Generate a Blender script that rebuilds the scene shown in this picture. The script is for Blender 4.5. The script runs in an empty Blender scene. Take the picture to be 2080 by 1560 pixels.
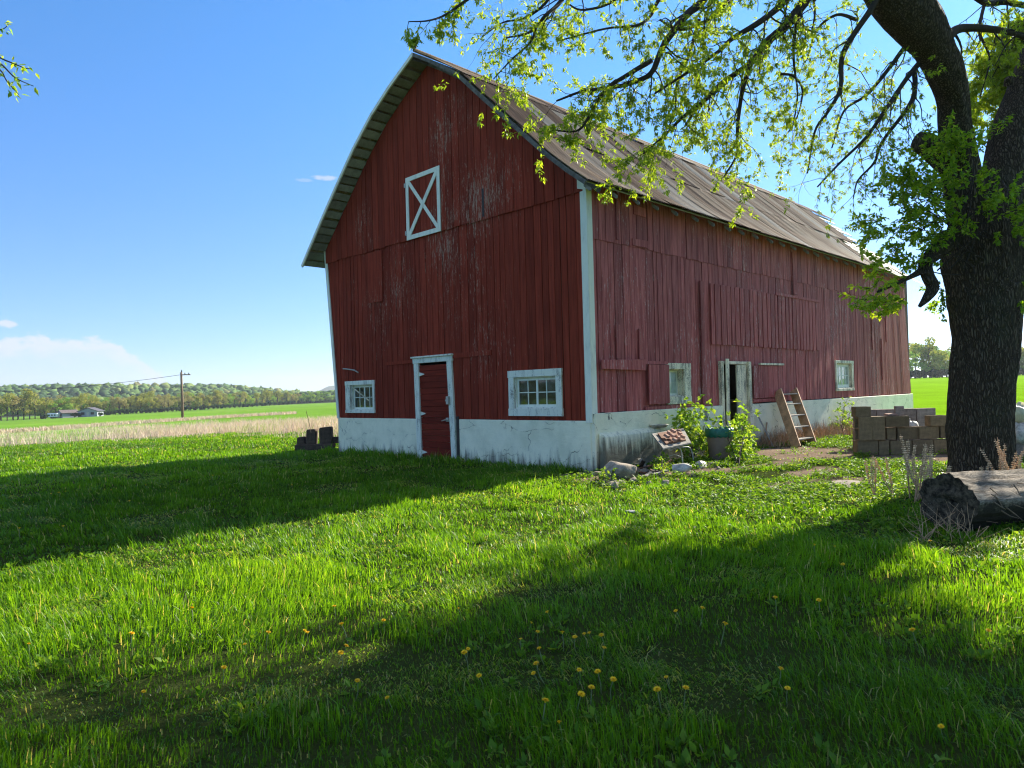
import bpy, math, random
import numpy as np
from mathutils import Vector, Matrix
rng = np.random.default_rng(7)
random.seed(7)
sc = bpy.context.scene
C = sc.collection
R = math.radians

# ------------------------------------------------------------------ camera, sun, sky, exposure
FPX, CX, CY = 1440.0, 1040.0, 780.0          # focal length and centre in photo pixels (2080 wide)
def _d(p):
    v = np.array([p[0]-CX, -(p[1]-CY), -FPX]); return v/np.linalg.norm(v)
_X = _d((2481, 759)); _Y = _d((-395, 835)); _Z = np.cross(_X, _Y); _Z /= np.linalg.norm(_Z); _Y = np.cross(_Z, _X)
M3 = np.array([_X, _Y, _Z])                   # world = M3 @ camera
CAM = np.array([-10.284, -8.233, 1.5])
camd = bpy.data.cameras.new('camera'); cam = bpy.data.objects.new('camera', camd); C.objects.link(cam)
mw = Matrix([list(M3[i]) + [CAM[i]] for i in range(3)] + [[0, 0, 0, 1]])
cam.matrix_world = mw
camd.sensor_width = 36; camd.lens = 36*FPX/2080; camd.clip_start = 0.05; camd.clip_end = 12000
camd.dof.use_dof = True; camd.dof.focus_distance = 13.0; camd.dof.aperture_fstop = 5.6
sc.camera = cam

SUN_AZ, SUN_EL = R(-1.3), R(29.0)             # measured from +X, towards +Y
SUNV = np.array([math.cos(SUN_EL)*math.cos(SUN_AZ), math.cos(SUN_EL)*math.sin(SUN_AZ), math.sin(SUN_EL)])
sund = bpy.data.lights.new('sun', 'SUN'); sund.energy = 5.0; sund.angle = R(0.53); sund.color = (1, 0.93, 0.80)
sun = bpy.data.objects.new('sun', sund); C.objects.link(sun)
sun.rotation_euler = Vector(SUNV).to_track_quat('Z', 'Y').to_euler(); sun.location = (20, 0, 20)

class NT:                                      # tiny node helper
    def __init__(s, tree): s.t = tree; s.N = tree.nodes; s.L = tree.links; s.N.clear()
    def n(s, typ, ins=None, **kw):
        nd = s.N.new(typ)
        for k, v in kw.items(): setattr(nd, k, v)
        for k, v in (ins or {}).items():
            tgt = nd.inputs[k]
            if isinstance(v, bpy.types.NodeSocket): s.L.new(v, tgt)
            else: tgt.default_value = v
        return nd
    def math(s, op, a, b=0.0, c=0.0, clamp=False):
        nd = s.n('ShaderNodeMath', {0: a, 1: b, 2: c}, operation=op, use_clamp=clamp); return nd.outputs[0]
    def mix(s, f, a, b, blend='MIX'):
        nd = s.N.new('ShaderNodeMix'); nd.data_type = 'RGBA'; nd.blend_type = blend
        for k, v in ((0, f), (6, a), (7, b)):
            if isinstance(v, bpy.types.NodeSocket): s.L.new(v, nd.inputs[k])
            else: nd.inputs[k].default_value = (v if not isinstance(v, tuple) or len(v) == 4 else v+(1,)) if k else v
        return nd.outputs[2]
    def ramp(s, f, stops, interp='LINEAR'):
        nd = s.N.new('ShaderNodeValToRGB'); cr = nd.color_ramp; cr.interpolation = interp
        while len(cr.elements) > 1: cr.elements.remove(cr.elements[-1])
        for i, (p, c) in enumerate(stops):
            e = cr.elements[0] if i == 0 else cr.elements.new(p)
            e.position = p; e.color = tuple(c)+(1,) if len(c) == 3 else c
        s.L.new(f, nd.inputs[0]); return nd.outputs[0]
    def sstep(s, x, a, b):
        nd = s.n('ShaderNodeMapRange', {0: x, 1: a, 2: b, 3: 0.0, 4: 1.0}, interpolation_type='SMOOTHSTEP'); return nd.outputs[0]
    def noise(s, vec, scale, detail=4, rough=.55, dist=0.0):
        return s.n('ShaderNodeTexNoise', {'Vector': vec, 'Scale': scale, 'Detail': detail, 'Roughness': rough, 'Distortion': dist}).outputs[0]
    def map(s, vec, scale=(1, 1, 1), loc=(0, 0, 0), rot=(0, 0, 0)):
        return s.n('ShaderNodeMapping', {'Vector': vec, 'Scale': scale, 'Location': loc, 'Rotation': rot}).outputs[0]

w = bpy.data.worlds.new('World'); sc.world = w; w.use_nodes = True
t = NT(w.node_tree)
sky = t.n('ShaderNodeTexSky', sky_type='NISHITA', sun_disc=False, sun_elevation=SUN_EL, sun_rotation=R(90)-SUN_AZ,
          air_density=0.95, dust_density=0.15, ozone_density=3.5, altitude=200)
dirv = t.n('ShaderNodeTexCoord').outputs['Generated']
sx = t.n('ShaderNodeSeparateXYZ', {0: dirv})
az = t.math('ARCTAN2', sx.outputs[1], sx.outputs[0])
el = t.math('ARCSINE', sx.outputs[2])
def skypos(px, py):
    v = M3 @ np.array([px-CX, -(py-CY), -FPX]); v /= np.linalg.norm(v); return math.atan2(v[1], v[0]), math.asin(v[2])
nz = t.noise(t.map(dirv, (1, 1, 1.6)), 26, 8, .6)
nz2 = t.noise(t.map(dirv, (1, 1, 2.2)), 90, 5, .6)
nn = t.math('ADD', t.math('MULTIPLY', t.math('SUBTRACT', nz, .5), .055), t.math('MULTIPLY', t.math('SUBTRACT', nz2, .5), .02))
a0, e0 = skypos(375, 752); a1, e1 = skypos(235, 688)
slope = t.sstep(az, a0-.03, a1+.01)
top = t.math('MULTIPLY', slope, e1)
dd = t.math('SUBTRACT', t.math('ADD', top, nn), el)
edge = t.sstep(dd, 0.0, .012)
body = t.math('MULTIPLY', edge, t.math('ADD', .30, t.math('MULTIPLY', t.math('SUBTRACT', 1.0, t.sstep(dd, .005, .035)), .42)))
alpha = t.math('MULTIPLY', body, t.math('GREATER_THAN', az, a0-.04))
def puff(px, py, ra, re, amt):
    a, e = skypos(px, py)
    u = t.math('DIVIDE', t.math('SUBTRACT', az, a), ra); v = t.math('DIVIDE', t.math('SUBTRACT', el, e), re)
    r2 = t.math('ADD', t.math('MULTIPLY', u, u), t.math('MULTIPLY', v, v))
    r2 = t.math('ADD', r2, t.math('MULTIPLY', t.math('SUBTRACT', nz2, .5), 2.6))
    return t.math('MULTIPLY', t.math('SUBTRACT', 1.0, t.sstep(r2, .2, 1.3)), amt)
for a in ((658, 361, .016, .0035, .45), (618, 366, .012, .0022, .2), (14, 658, .010, .005, .6), (572, 778, .03, .010, .30), (150, 776, .02, .004, .3), (490, 772, .02, .006, .2), (18, 770, .012, .006, .35)):
    alpha = t.math('MAXIMUM', alpha, puff(*a))
cloudcol = t.mix(t.sstep(el, 0.0, .09), (3.3, 3.5, 4.0, 1), (4.1, 3.9, 4.0, 1))
hz = t.math('MULTIPLY', t.math('SUBTRACT', 1.0, t.sstep(el, 0.0, .42)), .22)
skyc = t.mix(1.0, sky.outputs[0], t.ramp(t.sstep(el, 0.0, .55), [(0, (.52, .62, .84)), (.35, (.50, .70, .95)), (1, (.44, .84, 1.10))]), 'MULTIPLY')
added_cirrus = t.math('MULTIPLY', t.math('MULTIPLY', t.sstep(el, .66, .90), t.sstep(t.noise(t.map(dirv, (2.2, 1, 1)), 3.2, 6, .62, .5), .34, .60)), .50)  # unseen overhead cloud layer, added to warm and lift the shaded areas
col = t.mix(added_cirrus, t.mix(alpha, skyc, cloudcol), (5.4, 4.9, 4.3, 1))
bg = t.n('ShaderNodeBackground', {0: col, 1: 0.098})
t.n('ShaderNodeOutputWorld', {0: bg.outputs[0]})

sc.view_settings.view_transform = 'Standard'; sc.view_settings.look = 'None'
sc.view_settings.exposure = 1.27; sc.view_settings.gamma = 1.0; sc.view_settings.use_curve_mapping = False
sc.cycles.max_bounces = 8; sc.cycles.transparent_max_bounces = 12; sc.cycles.use_denoising = True
sc.cycles.sample_clamp_indirect = 8; sc.cycles.filter_width = 1.15; sc.cycles.denoising_prefilter = 'ACCURATE'; sc.cycles.denoising_input_passes = 'RGB_ALBEDO_NORMAL'

# ------------------------------------------------------------------ pixel helpers (where things stand)
def ray(px, py): return M3 @ np.array([px-CX, -(py-CY), -FPX])
def onx(px, py, x=0.0): r = ray(px, py); return CAM + (x-CAM[0])/r[0]*r
def ony(px, py, y=0.0): r = ray(px, py); return CAM + (y-CAM[1])/r[1]*r
def onz(px, py, z=0.0): r = ray(px, py); return CAM + (z-CAM[2])/r[2]*r
def D(px, py, depth): r = ray(px, py); return CAM + depth/FPX*r

# ------------------------------------------------------------------ value noise
_tab = np.random.default_rng(3).random((256, 256))
def vn(x, y):
    xi = np.floor(x).astype(int); yi = np.floor(y).astype(int); fx = x-xi; fy = y-yi
    fx = fx*fx*(3-2*fx); fy = fy*fy*(3-2*fy)
    a = _tab[xi % 256, yi % 256]; b = _tab[(xi+1) % 256, yi % 256]; c = _tab[xi % 256, (yi+1) % 256]; d = _tab[(xi+1) % 256, (yi+1) % 256]
    return (a*(1-fx)+b*fx)*(1-fy) + (c*(1-fx)+d*fx)*fy
def fbm(x, y, o=4):
    s = 0; a = .5; n = 0
    for i in range(o): s = s + a*vn(x*2**i+i*17.3, y*2**i+i*9.1); n += a; a *= .5
    return s/n
def sst(x, a, b): u = np.clip((x-a)/(b-a), 0, 1); return u*u*(3-2*u)

# ------------------------------------------------------------------ terrain height
def H(x, y):
    x = np.asarray(x, float); y = np.asarray(y, float)
    dx, dy = x-CAM[0], y-CAM[1]; r = np.hypot(dx, dy)
    th = np.degrees(np.arctan2(dy, dx)) - 45.0            # + = left
    wR = np.clip((36-th)/66, 0, 1)
    Lz = np.interp(r, [0, 20, 30, 62, 140, 400, 700, 4000], [0, 0, -.15, -1.0, -2.15, -5.5, -7, -9])
    Rz = np.interp(r, [0, 22, 60, 250, 340, 600, 4000], [0, 0, .3, 2.2, 3.0, 4.6, 8.0])
    z = Lz*(1-wR) + Rz*wR
    hill = sst(r, 620, 1050)*(np.interp(th, [-60, -5, 8, 16, 22, 30, 36, 50], [2, 2, 2, 3, 17, 23, 23, 24]) + 5*(fbm(x/130, y/130, 3)-.5))
    z = z + hill*np.clip((th+40)/30, 0, 1)
    z = z + .05*(fbm(x/1.7, y/1.7, 3)-.5)*sst(r, 30, 12)
    return z
def Hs(x, y): return float(H(x, y))
def gp(px, py):
    r = ray(px, py); t0 = 1.0/np.linalg.norm(r[:2]); s = 1.0
    while s < 4000:
        p = CAM + r*t0*s
        if p[2] < Hs(p[0], p[1]): return p
        s *= 1.01
    return p

# ------------------------------------------------------------------ mesh helpers
class MB:
    def __init__(s): s.v = []; s.f = []; s.a = []; s.cur = 0.5
    def add(s, vs, fs, a=None):
        o = len(s.v); s.v += [tuple(float(c) for c in p) for p in vs]; s.f += [tuple(i+o for i in f) for f in fs]
        s.a += [s.cur if a is None else a]*len(vs)
    def box(s, x0, y0, z0, x1, y1, z1, a=None):
        s.add([(x0,y0,z0),(x1,y0,z0),(x1,y1,z0),(x0,y1,z0),(x0,y0,z1),(x1,y0,z1),(x1,y1,z1),(x0,y1,z1)],
              [(0,3,2,1),(4,5,6,7),(0,1,5,4),(1,2,6,5),(2,3,7,6),(3,0,4,7)], a)
    def prism(s, poly, off, a=None):                       # poly: 3D loop, off: extrusion vector
        n = len(poly); P = [np.array(p, float) for p in poly]; Q = [p+np.array(off, float) for p in P]
        nrm = sum((np.cross(P[i], P[(i+1) % n]) for i in range(n)), np.zeros(3))
        if np.dot(nrm, np.array(off)) > 0: P, Q = P[::-1], Q[::-1]
        s.add(P+Q, [tuple(range(n)), tuple(range(2*n-1, n-1, -1))] + [(i, n+i, n+(i+1) % n, (i+1) % n) for i in range(n)], a)
    def bar(s, p, q, wv, hv, a=None):                      # beam from p to q, half-extents wv, hv (vectors)
        p, q, wv, hv = (np.array(c, float) for c in (p, q, wv, hv))
        s.prism([p-wv-hv, p+wv-hv, p+wv+hv, p-wv+hv], q-p, a)
    def tube(s, pts, rad, n=8, cap=True, a=None, jit=0.0):
        pts = [np.array(p, float) for p in pts]; rings = []
        u = None
        for i, p in enumerate(pts):
            d = pts[min(i+1, len(pts)-1)] - pts[max(i-1, 0)]; d /= (np.linalg.norm(d)+1e-9)
            if u is None: u = np.cross(d, (0, 0, 1) if abs(d[2]) < .9 else (1, 0, 0))
            u = u - d*np.dot(u, d); u /= (np.linalg.norm(u)+1e-9); v = np.cross(d, u)
            r = rad[i] if hasattr(rad, '__len__') else rad
            rings.append([p + r*(1+jit*(random.random()-.5))*(math.cos(2*math.pi*k/n)*u + math.sin(2*math.pi*k/n)*v) for k in range(n)])
        vs = [p for r_ in rings for p in r_]; m = len(rings)
        fs = [(i*n+k, i*n+(k+1) % n, (i+1)*n+(k+1) % n, (i+1)*n+k) for i in range(m-1) for k in range(n)]
        if cap: fs += [tuple(range(n-1, -1, -1)), tuple((m-1)*n+k for k in range(n))]
        s.add(vs, fs, a)
    def build(s, name, mat, parent=None, smooth=False, bevel=0, base=None):
        me = bpy.data.meshes.new(name); V = np.array(s.v, float).reshape(-1, 3)
        if base is not None: V = V - np.array(base, float)
        me.from_pydata(V.tolist(), [], s.f)
        at = me.attributes.new('rnd', 'FLOAT', 'POINT'); at.data.foreach_set('value', s.a)
        return link(name, me, mat, parent, smooth, bevel)
def link(name, me, mat, parent=None, smooth=False, bevel=0):
    o = bpy.data.objects.new(name, me); C.objects.link(o)
    if mat: me.materials.append(mat)
    if smooth: me.polygons.foreach_set('use_smooth', [True]*len(me.polygons))
    if bevel:
        b = o.modifiers.new('bevel', 'BEVEL'); b.width = bevel; b.segments = 1; b.limit_method = 'ANGLE'
    if parent is not None: o.parent = parent
    me.update(); return o
def npmesh(name, V, polys, mat, attr=None, parent=None, smooth=False):
    """V (n,3); polys: list of int arrays (m,k)"""
    me = bpy.data.meshes.new(name); me.vertices.add(len(V)); me.vertices.foreach_set('co', np.asarray(V, np.float32).ravel())
    nl = sum(p.size for p in polys); me.loops.add(nl)
    me.loops.foreach_set('vertex_index', np.concatenate([p.ravel() for p in polys]).astype(np.int32))
    tot = np.concatenate([np.full(len(p), p.shape[1]) for p in polys]); st = np.concatenate([[0], np.cumsum(tot)[:-1]])
    me.polygons.add(len(tot)); me.polygons.foreach_set('loop_start', st.astype(np.int32)); me.polygons.foreach_set('loop_total', tot.astype(np.int32))
    me.update(calc_edges=True)
    for k, v in (attr or {}).items():
        if v.ndim == 1: at = me.attributes.new(k, 'FLOAT', 'POINT'); at.data.foreach_set('value', v.astype(np.float32))
        else:
            at = me.attributes.new(k, 'FLOAT_COLOR', 'POINT'); c4 = np.ones((len(v), 4), np.float32); c4[:, :3] = v; at.data.foreach_set('color', c4.ravel())
    return link(name, me, mat, parent, smooth)
def tag(o, label=None, cat=None, group=None, kind=None):
    if label: o['label'] = label
    if cat: o['category'] = cat
    if group: o['group'] = group
    if kind: o['kind'] = kind
    return o
def empty(name, loc, label=None, cat=None, group=None, rz=0.0):
    o = bpy.data.objects.new(name, None); C.objects.link(o); o.location = tuple(float(c) for c in loc); o.rotation_euler = (0, 0, rz)
    o.empty_display_size = .2
    return tag(o, label, cat, group)
def copy_tree(o, parent=None):
    c = o.copy(); C.objects.link(c); c.parent = parent
    for ch in list(o.children): copy_tree(ch, c)
    return c

# ------------------------------------------------------------------ materials
def mat(name):
    m = bpy.data.materials.new(name); m.use_nodes = True; return m, NT(m.node_tree)
def finish(t, col, rough=.8, bump=None, bs=.3, bd=.01, spec=.3, metal=0.0, extra=None):
    ins = {'Base Color': col, 'Roughness': rough, 'Metallic': metal, 'Specular IOR Level': spec}
    if bump is not None: ins['Normal'] = t.n('ShaderNodeBump', {'Height': bump, 'Strength': bs, 'Distance': bd}).outputs[0]
    p = t.n('ShaderNodeBsdfPrincipled', ins); t.n('ShaderNodeOutputMaterial', {0: p.outputs[0]}); return p
def simple(name, c, rough=.7, var=.25, scale=8, bump=.2, spec=.3, metal=0.0):
    m, t = mat(name); co = t.n('ShaderNodeTexCoord').outputs['Object']
    n = t.noise(co, scale, 6, .6); n2 = t.noise(co, scale*6, 3)
    rn = t.n('ShaderNodeAttribute', attribute_name='rnd').outputs['Fac']
    f = t.math('ADD', t.math('MULTIPLY', n, .8), t.math('MULTIPLY', n2, .3))
    cc = t.mix(t.sstep(f, .35, .75), tuple(x*(1-var) for x in c), tuple(min(1, x*(1+var)) for x in c))
    cc = t.mix(1.0, cc, t.ramp(rn, [(0, (.75,)*3), (1, (1.22,)*3)]), 'MULTIPLY')
    finish(t, cc, rough, t.math('ADD', n, t.math('MULTIPLY', n2, .4)), bump, .01, spec, metal); return m

def siding_mat(name, dark, light, chipc, chip_amt, horiz=False, centre=None, rough=.85, spec=.10):
    m, t = mat(name); co = t.n('ShaderNodeTexCoord').outputs['Object']
    rn = t.n('ShaderNodeAttribute', attribute_name='rnd').outputs['Fac']
    off = t.n('ShaderNodeCombineXYZ', {0: t.math('MULTIPLY', rn, 37.0), 1: t.math('MULTIPLY', rn, 91.0), 2: t.math('MULTIPLY', rn, 53.0)}).outputs[0]
    cv = t.n('ShaderNodeVectorMath', {0: co, 1: off}, operation='ADD').outputs[0]
    s = (.08, .08, 1) if horiz else (1, 1, .06)
    s2 = (1, 1, 1)
    st = t.noise(t.map(cv, tuple(a*22 for a in s)), 1, 6, .6)
    gr = t.noise(t.map(cv, tuple(a*b for a, b in zip((130, 130, 130), s))), 1, 3, .6)
    big = t.noise(t.map(co, (.55, .55, .35)), 1, 4, .6)
    c = t.mix(t.sstep(st, .3, .7), dark, light)
    c = t.mix(1.0, c, t.ramp(rn, [(0, (.78, .76, .76)), (.5, (1, 1, 1)), (1, (1.16, 1.14, 1.14))]), 'MULTIPLY')
    c = t.mix(t.math('MULTIPLY', t.sstep(gr, .55, .8), .35), c, tuple(x*.45 for x in dark))
    chipn = t.math('ADD', t.math('MULTIPLY', t.noise(t.map(cv, (26, 26, 3.5) if not horiz else (5, 5, 26)), 1, 8, .7), .62), t.math('MULTIPLY', t.noise(t.map(cv, (85, 85, 14) if not horiz else (14, 14, 85)), 1, 4, .7), .40))
    thr = t.math('ADD', t.math('MULTIPLY', big, .30), chip_amt)
    if centre is not None:
        for (cy, cz, ry, rz_, amt) in centre:
            sp = t.n('ShaderNodeSeparateXYZ', {0: co})
            u = t.math('DIVIDE', t.math('SUBTRACT', sp.outputs[1], cy), ry); v = t.math('DIVIDE', t.math('SUBTRACT', sp.outputs[2], cz), rz_)
            g = t.math('SUBTRACT', 1.0, t.math('ADD', t.math('MULTIPLY', u, u), t.math('MULTIPLY', v, v)), clamp=True)
            thr = t.math('ADD', thr, t.math('MULTIPLY', g, amt))
    cm = t.sstep(t.math('ADD', chipn, thr), .80, .90)
    c = t.mix(t.math('MULTIPLY', cm, .8), c, chipc)
    vz = t.n('ShaderNodeTexVoronoi', {'Vector': t.map(co, (6, 6, 2.2)), 'Scale': 1.0}).outputs['Distance']
    nail = t.math('LESS_THAN', vz, .045)
    c = t.mix(t.math('MULTIPLY', nail, .8), c, (.02, .012, .01))
    finish(t, c, rough, t.math('ADD', t.math('MULTIPLY', gr, .7), t.math('MULTIPLY', cm, -.5)), .45, .006, spec); return m
M_red = siding_mat('red_gable_boards', (.18, .025, .012), (.30, .045, .022), (.44, .32, .23), .010,
                   centre=[(3.7, 6.3, 1.9, 2.4, .085), (2.3, 5.8, 1.4, 1.1, .10), (7.1, 5.8, .8, 1.0, .11), (4.2, 7.6, 1.1, .9, .06), (4.6, 3.6, 5.5, 2.6, .07)])
M_side = siding_mat('red_side_boards', (.25, .046, .040), (.50, .135, .115), (.62, .47, .42), .085, rough=.7, spec=.2)
M_door = siding_mat('red_door_boards', (.14, .018, .009), (.23, .030, .015), (.5, .42, .36), .0, True)

def white_mat(name, base=(.78, .78, .62), dirty=.45, wood=True):
    m, t = mat(name); co = t.n('ShaderNodeTexCoord').outputs['Object']
    n = t.noise(t.map(co, (9, 9, 2.5)), 1, 7, .65); n2 = t.noise(co, 60, 4, .6)
    c = t.mix(t.sstep(n, .45, .8), base, tuple(x*.72 for x in base))
    f = t.sstep(t.math('ADD', t.math('MULTIPLY', n, .6), t.math('MULTIPLY', n2, .5)), 1-dirty-.0, 1-dirty+.14)
    c = t.mix(t.math('MULTIPLY', f, .8), c, (.13, .12, .09))
    finish(t, c, .6, n2, .4, .004); return m
M_white = white_mat('chipped_white_paint', dirty=.43)
M_whiteclean = white_mat('white_paint', (.82, .82, .66), .34)
M_whiteworn = white_mat('worn_white_paint', (.86, .76, .52), .50)

def foundation_mat(name, lowdirt, dc=(.16, .135, .10)):
    m, t = mat(name); co = t.n('ShaderNodeTexCoord').outputs['Object']; sp = t.n('ShaderNodeSeparateXYZ', {0: co})
    n = t.noise(co, 2.2, 7, .65); n2 = t.noise(co, 38, 5, .6); ns = t.noise(t.map(co, (12, 12, 1.5)), 1, 5, .6)
    dist = t.n('ShaderNodeVectorMath', {0: co, 1: t.n('ShaderNodeVectorMath', {0: t.n('ShaderNodeTexNoise', {'Vector': co, 'Scale': 1.8, 'Detail': 3.0}).outputs['Color'], 1: (.9, .9, .5)}, operation='MULTIPLY').outputs[0]}, operation='ADD').outputs[0]
    crk = t.n('ShaderNodeTexVoronoi', {'Vector': t.map(dist, (.75, .75, 1.9)), 'Scale': 1.0}, feature='DISTANCE_TO_EDGE').outputs['Distance']
    crack = t.math('MULTIPLY', t.math('SUBTRACT', 1.0, t.sstep(crk, .0015, .006)), t.sstep(n, .46, .56))
    c = t.mix(t.sstep(n, .35, .7), (.92, .87, .62), (.76, .73, .50))
    low = t.math('ADD', t.math('MULTIPLY', t.math('SUBTRACT', lowdirt, sp.outputs[2]), 2.2), t.math('MULTIPLY', t.math('SUBTRACT', ns, .45), 2.4))
    c = t.mix(t.math('MULTIPLY', t.sstep(low, .0, 1.0), .88), c, t.mix(t.sstep(t.noise(co, 5, 6, .7), .40, .60), dc, tuple(x*.38 for x in dc)))
    pit = t.sstep(t.math('ADD', n2, t.math('MULTIPLY', t.sstep(low, -.6, .8), .12)), .70, .76)
    c = t.mix(t.math('MULTIPLY', pit, .75), c, (.12, .11, .09))
    c = t.mix(t.math('MULTIPLY', crack, .8), c, (.06, .06, .05))
    hgt = t.math('ADD', t.math('ADD', t.math('MULTIPLY', t.noise(t.map(co, (3, 3, 9)), 1, 5, .6), .8), t.math('MULTIPLY', n2, .4)), t.math('MULTIPLY', crack, -1.0))
    finish(t, c, .75, hgt, .8, .02); return m
M_found = foundation_mat('white_painted_foundation', .26)
M_foundside = foundation_mat('stained_foundation', .42)
M_ledge = foundation_mat('mossy_concrete', .66, (.085, .075, .045))

def roof_mat():
    m, t = mat('rusty_corrugated_metal'); co = t.n('ShaderNodeTexCoord').outputs['Object']
    rn = t.n('ShaderNodeAttribute', attribute_name='rnd').outputs['Fac']
    off = t.n('ShaderNodeCombineXYZ', {0: t.math('MULTIPLY', rn, 41.0)}).outputs[0]
    cv = t.n('ShaderNodeVectorMath', {0: co, 1: off}, operation='ADD').outputs[0]
    st = t.noise(t.map(cv, (5.5, .30, .30)), 1, 6, .65); st2 = t.noise(t.map(cv, (26, 1.2, 1.2)), 1, 4, .6); n = t.noise(co, 3, 6, .65)
    f = t.math('ADD', t.math('MULTIPLY', st, .48), t.math('ADD', t.math('MULTIPLY', st2, .42), t.math('MULTIPLY', t.math('SUBTRACT', rn, .5), .40)))
    c = t.ramp(f, [(.20, (.38, .34, .27)), (.38, (.34, .255, .17)), (.49, (.27, .175, .10)), (.60, (.16, .09, .05)), (.74, (.06, .042, .033))])
    c = t.mix(t.math('MULTIPLY', t.sstep(n, .62, .72), .5), c, (.07, .05, .04))
    p = finish(t, c, .8, st2, .3, .004, .15, .0); return m
M_roof = roof_mat()
M_wood_dark = simple('old_dark_wood', (.055, .043, .032), .9, .4, 6, .5)
M_soffit = simple('pale_sheathing_boards', (.32, .33, .26), .8, .25, 5, .3)
M_inside = simple('barn_interior_wood', (.06, .045, .035), .95, .3, 4, .3)
M_grey_wood = simple('weathered_grey_wood', (.26, .24, .20), .9, .35, 9, .6)
M_ladder = simple('brown_stained_wood', (.55, .33, .16), .7, .3, 6, .3)
M_concrete = simple('concrete_block', (.22, .15, .075), .95, .25, 14, .6)
M_concrete2 = simple('brown_stained_concrete', (.30, .22, .17), .95, .35, 8, .6)
M_brick = simple('brick', (.36, .21, .15), .9, .3, 14, .5)
M_stone = simple('field_stone', (.27, .225, .17), .95, .35, 7, .8)
M_can = simple('brown_grey_plastic', (.26, .17, .12), .5, .12, 5, .05, .5)
M_bag = simple('green_plastic_bag', (.015, .14, .09), .35, .3, 14, .4, .5)
M_whiteplastic = simple('white_plastic', (.50, .46, .38), .6, .45, 9, .2, .5)
M_purple = simple('purple_plastic', (.28, .05, .26), .4, .15, 12, .1, .5)
M_metal = simple('pale_painted_metal', (.42, .40, .34), .5, .3, 22, .3, .5, .3)
M_iron = simple('dark_iron', (.04, .035, .03), .6, .3, 20, .3, .5, .5)
M_rust = simple('rusty_sheet', (.20, .09, .045), .85, .45, 10, .5)
M_tie = simple('old_timber', (.10, .066, .042), .95, .4, 10, .8)
M_pole = simple('pole_wood', (.22, .15, .10), .9, .2, 3, .3)
M_housewall = simple('house_wall', (.33, .34, .37), .8, .06, 1, 0)
M_houseroof = simple('house_roof', (.10, .095, .11), .9, .1, 1, 0)
M_houseroof2 = simple('brown_house_roof', (.17, .13, .12), .9, .1, 1, 0)
M_trailer = simple('white_trailer', (.80, .80, .80), .5, .05, 1, 0)
M_stalk = simple('dried_stalk', (.50, .31, .17), .9, .3, 40, 0)
M_seed = simple('seed_heads', (.75, .52, .30), .9, .4, 60, 0)

def glass_mat():
    m, t = mat('window_glass'); fr = t.n('ShaderNodeFresnel', {'IOR': 1.5}).outputs[0]
    co = t.n('ShaderNodeTexCoord').outputs['Object']
    bmp = t.n('ShaderNodeBump', {'Height': t.noise(co, 2.5, 2), 'Strength': .08, 'Distance': .02}).outputs[0]
    tr = t.n('ShaderNodeBsdfTransparent', {0: (.80, .86, .80, 1)}); gl = t.n('ShaderNodeBsdfGlossy', {0: (1, 1, 1, 1), 'Roughness': .03, 'Normal': bmp})
    dirt = t.n('ShaderNodeBsdfDiffuse', {0: (.30, .33, .27, 1)})
    mx = t.n('ShaderNodeMixShader', {0: t.math('ADD', t.math('MULTIPLY', fr, 1.3), .03), 1: tr.outputs[0], 2: gl.outputs[0]})
    mx2 = t.n('ShaderNodeMixShader', {0: t.math('MULTIPLY', t.sstep(t.noise(co, 7, 5), .4, .7), .25), 1: mx.outputs[0], 2: dirt.outputs[0]})
    t.n('ShaderNodeOutputMaterial', {0: mx2.outputs[0]}); return m
M_glass = glass_mat()

def leafy(name, stops, trans=.45, tcol=(1.25, 1.15, .5), rough=.45, spec=.35):
    m, t = mat(name)
    rn = t.n('ShaderNodeAttribute', attribute_name='rnd').outputs['Fac']
    c = t.ramp(rn, stops)
    p = t.n('ShaderNodeBsdfPrincipled', {'Base Color': c, 'Roughness': rough, 'Specular IOR Level': spec})
    tl = t.n('ShaderNodeBsdfTranslucent', {0: t.mix(1.0, c, tuple(tcol)+(1,), 'MULTIPLY')})
    mx = t.n('ShaderNodeMixShader', {0: trans, 1: p.outputs[0], 2: tl.outputs[0]})
    t.n('ShaderNodeOutputMaterial', {0: mx.outputs[0]}); return m
M_grass = leafy('grass_blades', [(0, (.035, .095, .007)), (.35, (.080, .205, .009)), (.7, (.16, .335, .018)), (.86, (.25, .40, .04)), (.93, (.36, .37, .15)), (1, (.44, .39, .25))], .55, (1.9, 1.6, .45), .40, .35)
M_dry = leafy('dry_grass', [(0, (.50, .39, .28)), (.6, (.72, .58, .46)), (1, (.34, .42, .12))], .3, (1.1, 1, .8), .7)
M_weed = leafy('broad_leaves', [(0, (.05, .14, .015)), (.5, (.12, .25, .025)), (.9, (.24, .36, .04)), (1, (.40, .38, .10))], .5, (1.6, 1.4, .5), .5, .15)
M_leaf = leafy('young_tree_leaves', [(0, (.11, .20, .02)), (.5, (.22, .34, .03)), (1, (.38, .46, .06))], .6, (1.7, 1.5, .45), .4)
M_leaf2 = leafy('maple_leaves', [(0, (.09, .20, .015)), (.6, (.18, .33, .025)), (1, (.36, .46, .05))], .6, (1.7, 1.5, .4), .4)
M_sap = leafy('sapling_leaves', [(0, (.10, .24, .02)), (.6, (.22, .38, .04)), (1, (.42, .52, .10))], .5, (1.5, 1.35, .5), .5, .12)
def farleaf(name, a, b, c3): return leafy(name, [(0, a), (.5, b), (1, c3)], .35, (1.3, 1.2, .6), .7, .1)
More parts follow.
